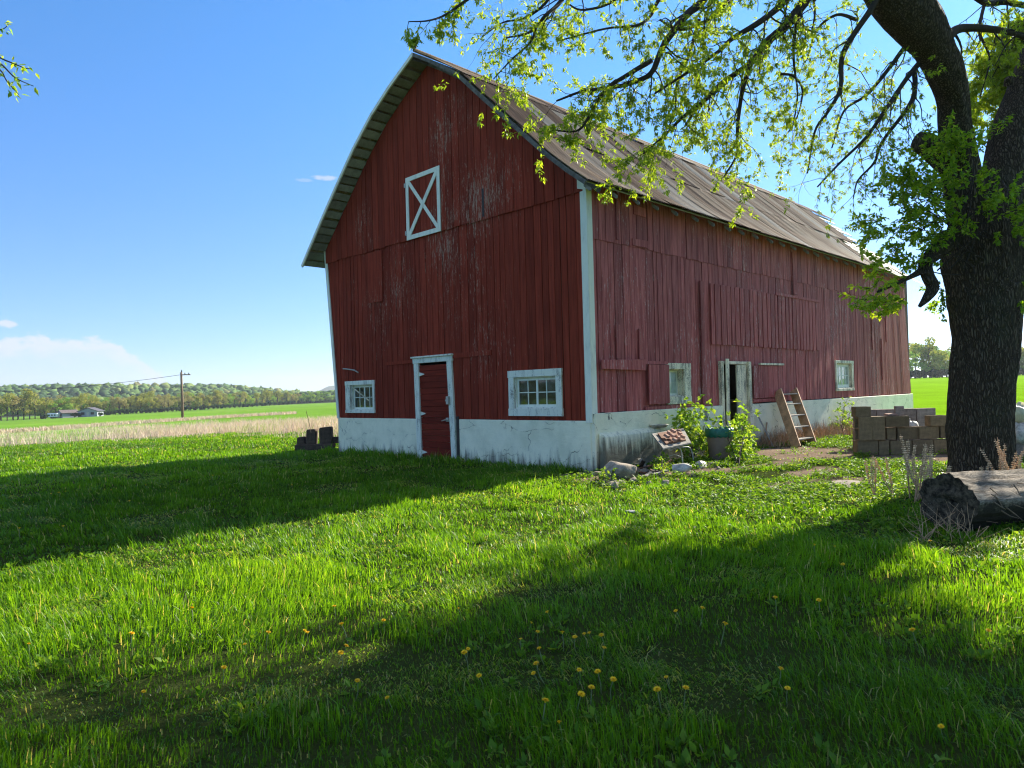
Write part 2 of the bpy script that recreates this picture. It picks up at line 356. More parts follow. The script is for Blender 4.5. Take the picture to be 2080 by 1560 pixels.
M_far = [farleaf('far_leaves_olive', (.16, .20, .045), (.31, .34, .07), (.45, .40, .11)),
         farleaf('far_leaves_green', (.10, .21, .04), (.22, .38, .055), (.38, .50, .10)),
         farleaf('far_leaves_brown', (.20, .19, .09), (.32, .30, .12), (.42, .36, .16)),
         farleaf('far_leaves_dark', (.020, .045, .018), (.035, .075, .028), (.06, .11, .04))]
M_petal = simple('dandelion_petals', (.95, .62, .01), .6, .1, 60, 0)
M_stem = leafy('flower_stem', [(0, (.20, .26, .10)), (1, (.34, .34, .2))], .3)

def bark_mat():
    m, t = mat('furrowed_bark'); co = t.n('ShaderNodeTexCoord').outputs['Object']
    wv = t.n('ShaderNodeVectorMath', {0: co, 1: t.n('ShaderNodeVectorMath', {0: t.n('ShaderNodeTexNoise', {'Vector': co, 'Scale': 7.0, 'Detail': 3.0}).outputs['Color'], 1: (.07, .07, .07)}, operation='MULTIPLY').outputs[0]}, operation='ADD').outputs[0]
    v = t.n('ShaderNodeTexVoronoi', {'Vector': t.map(wv, (36, 36, 5.5)), 'Scale': 1.0}, feature='DISTANCE_TO_EDGE').outputs['Distance']
    n = t.noise(t.map(co, (30, 30, 12)), 1, 5, .6)
    h = t.math('ADD', t.sstep(v, .0, .3), t.math('MULTIPLY', n, .4))
    c = t.mix(t.sstep(h, .15, 1.1), (.060, .044, .028), (.150, .112, .070))
    c = t.mix(t.math('MULTIPLY', t.sstep(t.noise(co, 1.3, 4), .5, .7), .3), c, (.09, .10, .055))
    finish(t, c, .92, h, 1.0, .06, .12); return m
M_bark = bark_mat()
M_twig = simple('twig_bark', (.045, .034, .026), .9, .3, 20, .2)
def logmat():
    m, t = mat('stripped_log_wood'); co = t.n('ShaderNodeTexCoord').outputs['Object']
    s = t.noise(t.map(co, (6, 6, 26), rot=(0, 0, .38)), 1, 7, .7, .8); n = t.noise(co, 3, 5)
    c = t.ramp(s, [(.25, (.035, .028, .02)), (.45, (.15, .12, .085)), (.62, (.34, .28, .20)), (.8, (.42, .36, .27))])
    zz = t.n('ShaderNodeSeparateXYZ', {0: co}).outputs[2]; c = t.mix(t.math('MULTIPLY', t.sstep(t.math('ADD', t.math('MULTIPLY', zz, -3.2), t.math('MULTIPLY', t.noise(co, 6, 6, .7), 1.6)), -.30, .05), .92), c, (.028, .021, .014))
    finish(t, c, .9, s, .9, .03, .15); return m
M_log = logmat()
def logend():
    m, t = mat('rotten_log_end'); co = t.n('ShaderNodeTexCoord').outputs['Object']; n = t.noise(co, 16, 8, .72); v = t.n('ShaderNodeTexVoronoi', {'Vector': t.map(co, (38, 38, 60)), 'Scale': 1.0}).outputs['Distance']
    z = t.n('ShaderNodeSeparateXYZ', {0: co}).outputs[2]; c = t.mix(t.sstep(n, .35, .7), (.030, .022, .015), (.20, .148, .095))
    sp = t.math('MULTIPLY', t.math('SUBTRACT', 1.0, t.sstep(v, .10, .22)), t.math('MULTIPLY', t.sstep(t.noise(co, 7, 3), .46, .58), t.math('SUBTRACT', 1.0, t.sstep(z, .25, .5))))
    c = t.mix(sp, c, (.30, .30, .25)); finish(t, c, .95, t.math('ADD', n, sp), 1.0, .04, .1); return m
M_logend = logend()

# ------------------------------------------------------------------ ground
patch_px = [(1655, 927, 2.3, .95), (1590, 915, 1.7, .6), (1500, 955, .8, .35), (1660, 960, .9, .4), (1600, 985, .55, .35), (1745, 972, .75, .30), (1560, 945, .9, .35), (1245, 968, 1.1, .40),
            (1330, 968, 1.0, .45), (1180, 962, .6, .22), (1420, 960, .8, .3), (1860, 930, 1.4, 1.2), (1960, 990, 1.2, .8)]
small_bare = []
PW = [(onz(a, b)[:2], c, d) for a, b, c, d in patch_px+small_bare]
def dirt(x, y):
    """0..1 how bare the soil is"""
    m = np.zeros_like(np.asarray(x, float)); nx = 1.1*(fbm(x*1.7, y*1.7, 4)-.5)
    for (c, a, b) in PW:
        d = ((x-c[0])/a)**2 + ((y-c[1])/b)**2
        m = np.maximum(m, sst(1-d+nx*1.6, .05, .55))
    m = np.maximum(m, sst(fbm(x/1.9+7, y/1.9, 4), .58, .68)*sst(x, -1, 2)*sst(y, -5.2, -3)*(y < 0))
    return m
def th_r(x, y):
    dx, dy = x-CAM[0], y-CAM[1]; return np.degrees(np.arctan2(dy, dx))-45.0, np.hypot(dx, dy)
def line_r(pts):
    a = [gp(*p) for p in pts]; q = [th_r(p[0], p[1]) for p in a]; q.sort(); return [k[0] for k in q], [k[1] for k in q]
tan_in = line_r([(-60, 915), (20, 908), (142, 900), (277, 893), (450, 884), (690, 893)])
tan_out = line_r([(-60, 884), (20, 880), (142, 871), (300, 866), (485, 860), (690, 852)])
strip = line_r([(-60, 885), (60, 876), (150, 870), (250, 862), (372, 854), (512, 845)])
def rin(th): return np.interp(th, *tan_in)
def rout(th): return np.interp(th, *tan_out)
def rstrip(th): return np.interp(th, *strip)

angs = np.concatenate([np.arange(-60, 50, .14), np.arange(50, 300, 2.0)])+45.0
rads = np.concatenate([np.arange(.4, 6, .12), 6*np.exp(np.linspace(0, math.log(3900/6), 250))])
A, RR = np.meshgrid(np.radians(angs), rads)
GX = CAM[0]+RR*np.cos(A); GY = CAM[1]+RR*np.sin(A); GZ = H(GX, GY)
V = np.stack([GX, GY, GZ], -1).reshape(-1, 3)
V = np.vstack([V, [[CAM[0], CAM[1], 0]]])
na, nr = len(angs), len(rads)
ii, jj = np.meshgrid(np.arange(nr-1), np.arange(na), indexing='ij'); j2 = (jj+1) % na
quads = np.stack([ii*na+jj, (ii+1)*na+jj, (ii+1)*na+j2, ii*na+j2], -1).reshape(-1, 4)
tri = np.stack([np.full(na, nr*na), np.arange(na), (np.arange(na)+1) % na], -1)
gx, gy = V[:, 0], V[:, 1]; th, rr = th_r(gx, gy)
dm = dirt(gx, gy)
n1 = fbm(gx/6, gy/6, 4); n2 = fbm(gx/40+3, gy/40, 4)
def cc(*a): return np.array(a)
lawn = cc(.045, .060, .016)[None]*(.7+.6*n1[:, None])
soil = cc(.235, .175, .125)[None]*(.7+.5*fbm(gx*2, gy*2, 4)[:, None])
field = cc(.150, .290, .034)[None]*(.78+.45*n2[:, None]) + cc(.05, .03, .01)[None]*sst(fbm(gx/14, gy/55, 3), .55, .8)[:, None]
rightf = cc(.20, .38, .012)[None]*(.85+.3*n2[:, None])
isr = sst(-th, 5, 12)[:, None]
field = field*(1-isr)+rightf*isr
farf = cc(.05, .08, .03)[None]*np.ones_like(field)
col = lawn.copy()
edge = np.where(th > 5, rin(th)+4+14*(fbm(gx/3.2, gy/3.2, 3)-.5), 24.0)
def blend(c, m, k): return c*(1-m[:, None])+k*m[:, None]
col = blend(col, sst(rr-edge, 0, 4), field)
tanc = cc(.46, .38, .27)[None]*(.8+.4*n1[:, None])
tm = sst(rr-rin(th), -1, 2)*sst(rout(th)-rr, -3, 4)*(th > 3)*sst(fbm(gx/2.5, gy/2.5, 3), .36, .46)*np.interp(th, [22, 31], [1, .35])
col = blend(col, tm*.85, tanc)
sm = np.exp(-((rr-rstrip(th)-2*(n1-.5))/(1.0+rr*.022))**2)*(th > 17)*sst(fbm(gx/9, gy/9, 3)+.35*sst(th, 34, 20), .3, .55)
col = blend(col, np.clip(sm, 0, 1), cc(.22, .17, .10)[None]*(.6+.7*fbm(gx/2, gy/2, 3)[:, None]))
col = blend(col, sst(rr, 520, 640), farf)
col = blend(col, dm*(rr < 26), soil)
mg, tg = mat('ground_soil_and_fields')
gc = tg.n('ShaderNodeAttribute', attribute_name='zone').outputs['Color']; go = tg.n('ShaderNodeTexCoord').outputs['Object']
gn = tg.noise(go, 9, 6, .65); gn2 = tg.noise(go, 55, 4, .6); gn3 = tg.noise(tg.map(go, (.25, .25, .25)), 1, 5)
gcol = tg.mix(1.0, gc, tg.ramp(tg.math('ADD', tg.math('MULTIPLY', gn, .6), tg.math('MULTIPLY', gn2, .4)), [(.3, (.62,)*3), (.7, (1.3,)*3)]), 'MULTIPLY')
gcol = tg.mix(1.0, gcol, tg.ramp(gn3, [(.3, (.85,)*3), (.7, (1.12,)*3)]), 'MULTIPLY')
finish(tg, gcol, .95, tg.math('ADD', gn, gn2), .6, .03, 0.0)
g = npmesh('ground', V, [quads, tri], mg, {'zone': col}, smooth=True); tag(g, 'green lawn and fields rolling away to the wooded hills', 'ground', kind='structure')

# ------------------------------------------------------------------ grass blades
def ring_points(r0, r1, dens, half=59.0):
    n = int(math.radians(2*half)*(r1*r1-r0*r0)/2*dens)
    r = np.sqrt(rng.random(n)*(r1*r1-r0*r0)+r0*r0); a = np.radians(45+(rng.random(n)*2-1)*half)
    return CAM[0]+r*np.cos(a), CAM[1]+r*np.sin(a)
def blade_mesh(name, x, y, h, wd, bend, bdir, tint, mt, lab, catg, z0=None, parent=None):
    n = len(x); z = H(x, y)-.004 if z0 is None else z0
    yaw = rng.random(n)*2*np.pi; s = np.stack([np.cos(yaw), np.sin(yaw), np.zeros(n)], -1)*(wd/2)[:, None]
    dv = np.stack([np.cos(bdir), np.sin(bdir), np.zeros(n)], -1); P = np.stack([x, y, z], -1)
    up = np.array([[0, 0, 1.0]])
    c1 = np.cos(bend*.35); s1 = np.sin(bend*.35); c2 = np.cos(bend*1.15); s2 = np.sin(bend*1.15)
    mid = P + (h*.5*c1)[:, None]*up + (h*.5*s1)[:, None]*dv
    tip = mid + (h*.5*c2)[:, None]*up + (h*.5*s2)[:, None]*dv
    V = np.stack([P-s, P+s, mid-s*.85, mid+s*.85, tip], 1).reshape(-1, 3)
    b = np.arange(n)[:, None]*5
    q = b+np.array([[0, 1, 3, 2]]); tr = b+np.array([[2, 3, 4]])
    o = npmesh(name, V, [q, tr], mt, {'rnd': np.repeat(tint, 5)}, parent)
    if parent is None: tag(o, lab, catg, kind='stuff')
    return o
xs, ys = [], []
for a in ((1.3, 4, 4200), (4, 8, 2700), (8, 14, 1450), (14, 22, 640), (22, 42, 240)):
    px_, py_ = ring_points(*a); xs.append(px_); ys.append(py_)
x = np.concatenate(xs); y = np.concatenate(ys)
th_, r_ = th_r(x, y)
keep = ~((x > -.02) & (y > -.02) & (y < 9.1) & (x < 19.2))
keep &= (x-2.4)**2+(y+5.75)**2 > .42
keep &= (r_ < np.where(th_ > 5, rin(th_)+4+14*(fbm(x/3.2, y/3.2, 3)-.5), 26))
dmm = dirt(x, y); keep &= rng.random(len(x)) > dmm*.97
wz = sst(x, -3.5, 0.5)*sst(y, -7.5, -5.0)*sst(-y, .1, .3)      # weedy yard: little grass
clump = fbm(x/.38, y/.38, 3); big = fbm(x/2.3+4, y/2.3, 3)
keep &= rng.random(len(x)) > (.30+.45*wz)*sst(.62-clump, -.05, .30)+.35*wz
x, y, r_, clump, big, wz = x[keep], y[keep], r_[keep], clump[keep], big[keep], wz[keep]
n = len(x)
h = (.042+.065*sst(clump, .3, .75)+.04*(big-.4))*(.55+.75*rng.random(n))
h *= 1-.35*wz; tall = rng.random(n) < .03; h[tall] *= 1.7
nearwall = ((x > -.55) & (x < .1) & (y > -.2) & (y < 9.3)); h[nearwall] *= 1.9
h = np.clip(h, .03, .34)
wd = (.0034+.0032*rng.random(n))*np.clip(r_/4.4, 1, 5.0)
lay = fbm(x/.8+11, y/.8+5, 3); bend = .15+1.25*rng.random(n)**1.4+1.3*sst(lay, .56, .70)
bdir = np.where(rng.random(n) < .5, rng.random(n)*2*np.pi, 6.0*fbm(x/1.6, y/1.6+30, 2))
tint = np.clip(.37+.55*(big-.5)+.25*(clump-.5)+.52*(rng.random(n)-.5)+.08*sst(lay, .56, .7), .02, .86)
st = rng.random(n); tint[st < .035] = .93+.07*rng.random((st < .035).sum())
laid = (lay > .64) & (st > .8); tint[laid] = .90
blade_mesh('lawn_grass', x, y, h, wd, bend, bdir, tint, M_grass, 'uneven green lawn grass around the red barn', 'grass')
print('blades', n)

# dry tan meadow band
n = 62000
tt = 45+5+rng.random(n)*43; rr_ = rin(tt-45)-2+(rout(tt-45)+1-rin(tt-45))*rng.random(n)+ rng.normal(0, 1.0, n)
x = CAM[0]+rr_*np.cos(np.radians(tt)); y = CAM[1]+rr_*np.sin(np.radians(tt))
k = (fbm(x/2.5, y/2.5, 3) > .42) & (rng.random(n) < np.interp(tt-45, [20, 25, 31], [1, .9, .22])); k &= ~((x > -.3) & (y > -.3) & (y < 10.5)); x, y, tt, rr_ = x[k], y[k], tt[k], rr_[k]; n = len(x)
blade_mesh('dry_meadow_grass', x, y, (.20+.45*rng.random(n))*(.3+1.2*fbm(x/4, y/4, 2))*np.clip(.55+.12*(rr_-rin(tt-45)), .4, 1.1), .016+.016*rng.random(n), .2+.6*rng.random(n), rng.random(n)*6.28,
           np.clip(rng.random(n)*.8+.40*(fbm(x/5, y/5, 2) > .52), 0, 1), M_dry, 'tall pale dry grass along the edge of the lawn', 'dry grass')
# scrub along the field strip
n = 9000
tt = 45+17+rng.random(n)*26; rr_ = rstrip(tt-45)+rng.normal(0, 1, n)*(.6+rstrip(tt-45)*.012)
x = CAM[0]+rr_*np.cos(np.radians(tt)); y = CAM[1]+rr_*np.sin(np.radians(tt))
blade_mesh('field_strip_scrub', x, y, .2+.45*rng.random(n), .05+.05*rng.random(n), .2+.7*rng.random(n), rng.random(n)*6.28, rng.random(n)*.9, M_dry, 'brown scrubby strip crossing the green field by the pole', 'scrub')

# ---- leaves as folded diamonds
def leaf_arrays(P, d, nrm, L, W, fold=.25):
    s = np.cross(d, nrm); s /= (np.linalg.norm(s, axis=1)[:, None]+1e-9); nn_ = np.cross(s, d)
    b = P; tip = P+d*L[:, None]; m = P+d*(L*.42)[:, None]
    l = m - s*(W/2)[:, None] + nn_*(W*fold)[:, None]; r = m + s*(W/2)[:, None] + nn_*(W*fold)[:, None]
    V = np.stack([b, l, tip, r], 1).reshape(-1, 3); i = np.arange(len(P))[:, None]*4
    return V, np.vstack([i+np.array([[0, 2, 1]]), i+np.array([[0, 3, 2]])])
def unit(v): return v/(np.linalg.norm(v, axis=1)[:, None]+1e-9)
def weeds(name, x, y, per, L0, L1, rad, zh, lab, mt, tl=(0, .95), erect=.35):
    n = len(x)*per; bx = np.repeat(x, per); by = np.repeat(y, per); a = rng.random(n)*2*np.pi
    rr0 = rad*rng.random(n); hz_ = np.repeat(zh*(.4+.6*rng.random(len(x))), per)*rng.random(n)
    P = np.stack([bx+rr0*np.cos(a)*.5, by+rr0*np.sin(a)*.5, H(bx, by)+hz_], -1)
    d = unit(np.stack([np.cos(a), np.sin(a), erect*rng.normal(1, .8, n)], -1))
    nr_ = unit(np.stack([rng.normal(0, .35, n), rng.normal(0, .35, n), np.ones(n)], -1))
    L = L0+(L1-L0)*rng.random(n); V, F = leaf_arrays(P, d, nr_, L, L*(.42+.25*rng.random(n)))
    tn = np.repeat(np.clip(tl[0]+(tl[1]-tl[0])*(.5+.9*(rng.random(n)-.5)), 0, 1), 4)
    return tag(npmesh(name, V, [F], mt, {'rnd': tn}), lab, 'weeds', kind='stuff')
n = 26000
x = -4+14*rng.random(n); y = -7.6+7.4*rng.random(n)
mk = sst(x, -3.5, .2)*sst(y, -7.6, -5.2)*sst(-y, .25, .5); mk *= sst(fbm(x/.7, y/.7, 3), .36, .55)*(1-.96*dirt(x, y))
k = (rng.random(n) < mk) & ((x-2.4)**2+(y+5.75)**2 > .4); x, y = x[k], y[k]
weeds('weedy_ground_cover', x, y, 9, .03, .065, .10, .11, 'low leafy weeds spreading over the bare yard', M_weed)
x1, y1 = ring_points(1.5, 10, 34); k = rng.random(len(x1)) < sst(fbm(x1/.9, y1/.9, 3), .42, .6); x1, y1 = x1[k], y1[k]
weeds('lawn_broadleaf_weeds', x1, y1, 8, .025, .065, .05, .05, 'broad weed leaves scattered among the lawn grass', M_weed, (0, .8), .8)

# dead twigs and debris along the side wall foundation
n = 2600
x = 6.3+9*rng.random(n); y = -.08-.75*rng.random(n)**1.5
blade_mesh('dead_brush', x, y, .15+.50*rng.random(n), .006+.012*rng.random(n), .3+1.2*rng.random(n), rng.random(n)*6.28, rng.random(n)*.9, M_stalk, 'dead brown brush against the side foundation', 'dead brush')

# ------------------------------------------------------------------ BARN
barn = empty('barn', (0, 0, 0), 'weathered red wooden barn with rusty curved metal roof and white foundation', 'barn')
LX = 19.05
def yL(z): return 8.72+.43*max(0, (z-.94))/4.3
def xR(z): return LX-.13*max(0, z-1.0)
prof = [(4.4, 9.12), (3.86, 8.76), (2.95, 8.17), (2.2, 7.47), (1.3, 6.62), (.6, 5.96), (0, 5.44)]
profL = [(4.4, 9.12), (5.33, 8.66), (6.1, 8.22), (6.9, 7.62), (7.72, 6.88), (8.42, 6.22), (9.2, 5.5)]
outline = prof[::-1]+profL[1:]
def ztop(y): return float(np.interp(y, [p[0] for p in outline], [p[1] for p in outline]))

def subtract(u0, u1, z0, z1, holes):
    zs = sorted({z0, z1} | {z for hh in holes for z in hh[2:4] if z0 < z < z1}); out = []
    for a, b in zip(zs[:-1], zs[1:]):
        segs = [(u0, u1)]
        for (h0, h1, hz0, hz1) in holes:
            if hz0 < (a+b)/2 < hz1:
                segs = [s for q in segs for s in ((q[0], min(q[1], h0)), (max(q[0], h1), q[1])) if s[1]-s[0] > .005]
        out += [(s[0], s[1], a, b) for s in segs]
    return out
def merge(rects):                                    # join vertically where u-range is equal
    rects = sorted(rects, key=lambda r: (r[0], r[1], r[2])); out = []
    for r in rects:
        if out and abs(out[-1][0]-r[0]) < 1e-6 and abs(out[-1][1]-r[1]) < 1e-6 and abs(out[-1][3]-r[2]) < 1e-6: out[-1] = (r[0], r[1], out[-1][2], r[3])
        else: out.append(r)
    return out

# openings
DOOR = (3.98, 5.08, -.3, 2.24); WL = (7.03, 8.08, 1.14, 1.80); WR = (.82, 1.96, 1.17, 1.80)
gholes = [DOOR, WL, WR]
SW1 = (2.50, 3.14, 1.32, 1.90); SDR = (4.80, 6.02, -.3, 2.08); SW2 = (11.75, 12.95, 1.36, 2.12)
sholes = [SW1, SDR, SW2]
# gable siding
mb = MB(); rd = random.Random(5)
def gable_boards(zfun0, zfun1, w0, w1, xo, ulo, uhi):
    u = ulo
    while u < uhi-.03:
        wv = rd.uniform(w0, w1); a, b = u, min(u+wv, uhi)
        if uhi-b < .06: b = uhi
        gap = rd.choice((.008, .012, .016, .022)); off = xo+rd.uniform(0, .008); att = rd.random()
        zb = zfun0((a+b)/2)+rd.uniform(-.018, .012); zt = max(zfun1(a), zfun1(b))
        for (p, q, c, d) in merge(subtract(a, b, zb, zt, gholes)):
            pa = p+(gap/2 if abs(p-a) < 1e-6 else 0); qb = q-(gap/2 if abs(q-b) < 1e-6 else 0)
            da = min(d, zfun1(pa)) if d >= zt-1e-6 else d; db = min(d, zfun1(qb)) if d >= zt-1e-6 else d
            if c > min(da, db)-.02: continue
            j = lambda: rd.uniform(-.002, .002)
            poly = [(-off, pa+j(), c), (-off, qb+j(), c), (-off, qb+j(), db), (-off, pa+j(), da)]
            mb.prism(poly, (.018, 0, 0), att)
        u = b
def tiltL(y): return 5.2
gable_boards(lambda y: .94, lambda y: 5.22, .13, .27, .016, .03, 8.70)
# wedge of boards at the outward leaning left edge
for k in range(3):
    a0_, a1_ = k/3, (k+1)/3
    mb.prism([(-.018, 8.70+.0, .95), (-.018, 8.71+.0*k, .95), (-.018, 8.70+(yL(5.22)-8.70)*a1_, 5.22), (-.018, 8.70+(yL(5.22)-8.70)*a0_+.006, 5.22)], (.016, 0, 0), rd.random())
gable_boards(lambda y: 5.19, ztop, .20, .29, .050, .02, 9.16)
gs = mb.build('front_siding', M_red, barn)
def plate(name, mt, poly, off, a_=.7, bev=0):
    m = MB(); m.prism(poly, off, a_); return m.build(name, mt, barn, bevel=bev)
for (a, b, c, d) in [(5.30, 6.46, 2.26, 2.34), (2.62, 3.87, 2.30, 2.41)]: plate('patch_board', M_red, [(-.045, a, c), (-.045, b, c-.01), (-.045, b, d-.01), (-.045, a, d)], (.022, 0, 0), .7)
plate('patch_board', M_red, [(-.05, 6.50, 3.86), (-.05, 7.08, 3.87), (-.05, 7.11, 5.15), (-.05, 6.49, 5.14)], (.02, 0, 0), .85)
# backing (dark inner skin) of the gable, with openings
mb = MB()
us = np.linspace(0, 8.66, 60)
mb.prism([(.006, 8.66, .9), (.006, 8.68, .9), (.006, 9.08, 5.3), (.006, 9.1, 5.52), (.006, 8.66, ztop(8.66)-.01)], (.044, 0, 0))
for a, b in zip(us[:-1], us[1:]):
    zt = min(ztop(a), ztop(b))-.01
    for (p, q, c, d) in subtract(a, b, .9, zt, gholes): mb.box(.006, p, c, .05, q, d)
for (p, q, c, d) in merge(subtract(0, 19.0, .9, 5.42, sholes)): mb.box(p, .006, c, q, .05, d)
mb.prism([(.05, 8.62, .9), (.05, 8.67, .9), (.05, 9.09, 5.4), (.05, 9.04, 5.4)], (18.95, 0, 0)); mb.box(18.9, .05, .9, 18.95, 8.6, 5.4)
for a, b in zip(us[:-1], us[1:]): mb.box(18.9, a, 5.4, 18.95, b, max(5.42, min(ztop(a), ztop(b))-.02))
mb.build('inner_walls', M_inside, barn)
# side siding
mb = MB(); rd = random.Random(9)
def side_boards(z0, z1, w0, w1, yo, ulo, uhi, holes=sholes, jb=.012, jt=.0, gapm=(.008, .026), tfun=None):
    u = ulo
    while u < uhi-.02:
        ww = rd.uniform(w0, w1)*(.72 if u > 9.5 else 1); a, b = u, min(u+ww, uhi); gap = rd.uniform(*gapm); off = yo+rd.uniform(0, .012); att = rd.random()
        zb = z0+rd.uniform(-jb, jb); zt = z1+rd.uniform(-jt, jt)
        lean = -.13 if u > 16 else 0
        for (p, q, c, d) in merge(subtract(a, b, zb, zt, holes)):
            pa = p+(gap/2 if abs(p-a) < 1e-6 else 0); qb = q-(gap/2 if abs(q-b) < 1e-6 else 0); sh = lambda z: (-.13*max(0, z-1)*max(0, (a-14)/5) if a > 14 else 0)
            j = lambda: rd.uniform(-.003, .003)
            mb.prism([(pa+sh(c)+j(), -off, c), (qb+sh(c)+j(), -off, c), (qb+sh(d)+j(), -off-.0, d), (pa+sh(d)+j(), -off, d)], (0, .018, 0), att)
        u = b
side_boards(1.08, 4.37, .13, .30, .014, .03, LX)
side_boards(4.33, 5.42, .16, .30, .030, .03, LX)
# raised boards with dark gaps over the doorway
u = 4.36
while u < 10.5:
    ww = rd.uniform(.14, .24); mb.prism([(u, -.062, 2.47+rd.uniform(-.02, .02)), (u+ww, -.060, 2.48), (u+ww+rd.uniform(-.02, .02), -.064, 3.88+rd.uniform(-.02, .03)), (u, -.062, 3.87)], (0, .028, 0), rd.random()); u += ww+rd.uniform(.03, .06)
ss = mb.build('side_siding', M_side, barn)
plate('patch_board', M_side, [(3.88, -.07, .92), (4.02, -.07, .92), (4.04, -.07, 3.88), (3.90, -.07, 3.88)], (0, .03, 0), .0)
plate('patch_board', M_side, [(7.68, -.085, 3.86), (10.52, -.085, 3.86), (10.52, -.085, 3.93), (7.68, -.085, 3.93)], (0, .022, 0), .9)
plate('patch_board', M_side, [(1.45, -.06, 4.99), (1.86, -.06, 4.98), (1.86, -.06, 5.16), (1.45, -.06, 5.17)], (0, .028, 0), .9)
plate('patch_board', M_side, [(1.37, -.06, 4.36), (1.91, -.06, 4.36), (1.91, -.06, 4.51), (1.37, -.06, 4.49)], (0, .028, 0), .8)
plate('patch_board', M_side, [(8.80, -.08, 3.98), (8.98, -.10, 3.96), (8.95, -.06, 5.1), (8.80, -.06, 5.12)], (0, .02, 0), .3)
plate('patch_board', M_side, [(.85, -.06, 4.40), (.93, -.06, 4.40), (.93, -.06, 5.38), (.85, -.06, 5.38)], (0, .02, 0), .05)
for u, z0, z1 in ((.75, 2.1, 2.75), (1.5, 2.1, 2.7), (14.9, 2.6, 4.2), (15.8, 1.6, 3.0), (16.3, 2.9, 4.4)): plate('patch_board', M_side, [(u, -.06, z0), (u+.13, -.06, z0), (u+.13, -.06, z1), (u, -.06, z1)], (0, .022, 0), rd.random())

mb = MB(); mb.prism([(.21, -.12, 1.89), (1.62, -.12, 1.87), (1.62, -.12, 2.09), (.21, -.12, 2.06)], (0, .04, 0), .9); mb.build('door_rail_board', M_side, barn, bevel=.004)
# corner boards
mb = MB()
mb.prism([(-.052, -.055, .90), (-.052, .10, .90), (-.052, .10, 5.26), (-.052, -.055, 5.20)], (.022, 0, 0)); mb.prism([(-.062, -.055, 5.20), (-.062, .15, 5.26), (-.062, .15, 5.60), (-.062, -.055, 5.42)], (.026, 0, 0))
mb.build('corner_board', M_whiteclean, barn, bevel=.003)
mb = MB(); mb.prism([(-.029, -.056, .90), (.11, -.056, .90), (.11, -.056, 5.40), (-.029, -.056, 5.40)], (0, .024, 0)); mb.build('corner_board', M_whiteclean, barn, bevel=.003)
mb = MB(); mb.prism([(-.05, 8.66, .92), (-.05, 8.76, .92), (-.05, yL(5.55)+.07, 5.55), (-.05, yL(5.55)-.05, 5.55)], (.03, 0, 0)); mb.build('corner_board', M_whiteclean, barn, bevel=.003)

# foundation
mb = MB()
for a, b in ((0.0, 3.80), (5.20, 8.74)): mb.box(-.035, a, -.4, .30, b, .935)
mb.box(.0, 8.44, -.4, 19.1, 8.74, .93); mb.box(18.8, .3, -.4, 19.1, 8.44, .93)
mb.build('front_foundation', M_found, barn, bevel=.012)
mb = MB()
mb.box(-.03, -.10, -.4, 4.70, .0, 1.07); mb.box(6.12, -.06, -.4, 19.08, .0, 1.06); mb.box(.30, .0, -.4, 4.70, .25, .93); mb.box(6.12, 0, -.4, 18.8, .25, .93)
mb.build('side_foundation', M_foundside, barn, bevel=.012)
mb = MB(); P_ = [(-.0, -.101, .72), (.0, -.24, .66), (.0, -.30, -.3), (0, -.101, -.3)]
mb.prism([(p[0]+.04, p[1], p[2]) for p in P_], (4.2, 0, .05)); mb.build('concrete_ledge', M_ledge, barn, bevel=.03)
mb = MB(); mb.box(.3, .25, -.35, 18.8, 8.44, .02); mb.build('barn_floor', M_wood_dark, barn)

# windows --------------------------------------------------------------
def window(wall, u0, u1, z0, z1, fr, cols, rows, recess, trims, name='window', mt=M_white, broken=False):
    """fr = sash bar width; trims = (left, right, top, bottom) casing widths"""
    def P(u, z, o): return (-o, u, z) if wall == 'g' else (u, -o, z)
    def slab(m, a, b, c, d, o, th):
        off = (th, 0, 0) if wall == 'g' else (0, th, 0)
        m.prism([P(a, c, o), P(b, c, o), P(b, d, o), P(a, d, o)], off)
    m = MB(); L_, R_, T_, B_ = trims
    slab(m, u0-L_, u0, z0, z1, .060, .045); slab(m, u1, u1+R_, z0, z1, .060, .045)
    slab(m, u0-L_-.01, u1+R_+.01, z1, z1+T_, .066, .05); slab(m, u0-L_-.01, u1+R_+.01, z0-B_, z0, .066, .05)
    # reveal boards
    slab(m, u0-.012, u0+.022, z0, z1, .012, recess+.05); slab(m, u1-.022, u1+.012, z0, z1, .012, recess+.05)
    slab(m, u0+.022, u1-.022, z1-.022, z1+.01, .012, recess+.05); slab(m, u0+.022, u1-.022, z0-.01, z0+.022, .012, recess+.05)
    w_ = m.build(name, mt, barn, bevel=.003)
    s = MB(); a, b, c, d = u0+.024, u1-.024, z0+.024, z1-.024; o = -recess
    slab(s, a, a+fr*1.5, c, d, o, .03); slab(s, b-fr*1.5, b, c, d, o, .03); slab(s, a+fr*1.5, b-fr*1.5, d-fr*1.5, d, o, .03); slab(s, a+fr*1.5, b-fr*1.5, c, c+fr*1.8, o, .03)
    ci, di = c+fr*1.8, d-fr*1.5; ai, bi = a+fr*1.5, b-fr*1.5
    for k in range(1, cols):
        u = ai+(bi-ai)*k/cols; wf = fr*(1.6 if (cols == 4 and k == 2) else .6); slab(s, u-wf/2, u+wf/2, ci, di, o-.004, .022)
    for k in range(1, rows):
        z = ci+(di-ci)*k/rows; slab(s, ai, bi, z-fr*.3, z+fr*.3, o-.006, .018)
    s.build('sash', M_whiteclean, w_)
    g_ = MB(); g_.add([P(ai, ci, o-.013), P(bi, ci, o-.013), P(bi, di, o-.013), P(ai, di, o-.013)], [(0, 1, 2, 3) if wall == 's' else (3, 2, 1, 0)]); g_.build('pane', M_glass, w_)
    return w_
window('g', WR[0], WR[1], WR[2], WR[3], .030, 4, 2, .03, (.15, .15, .14, .15))
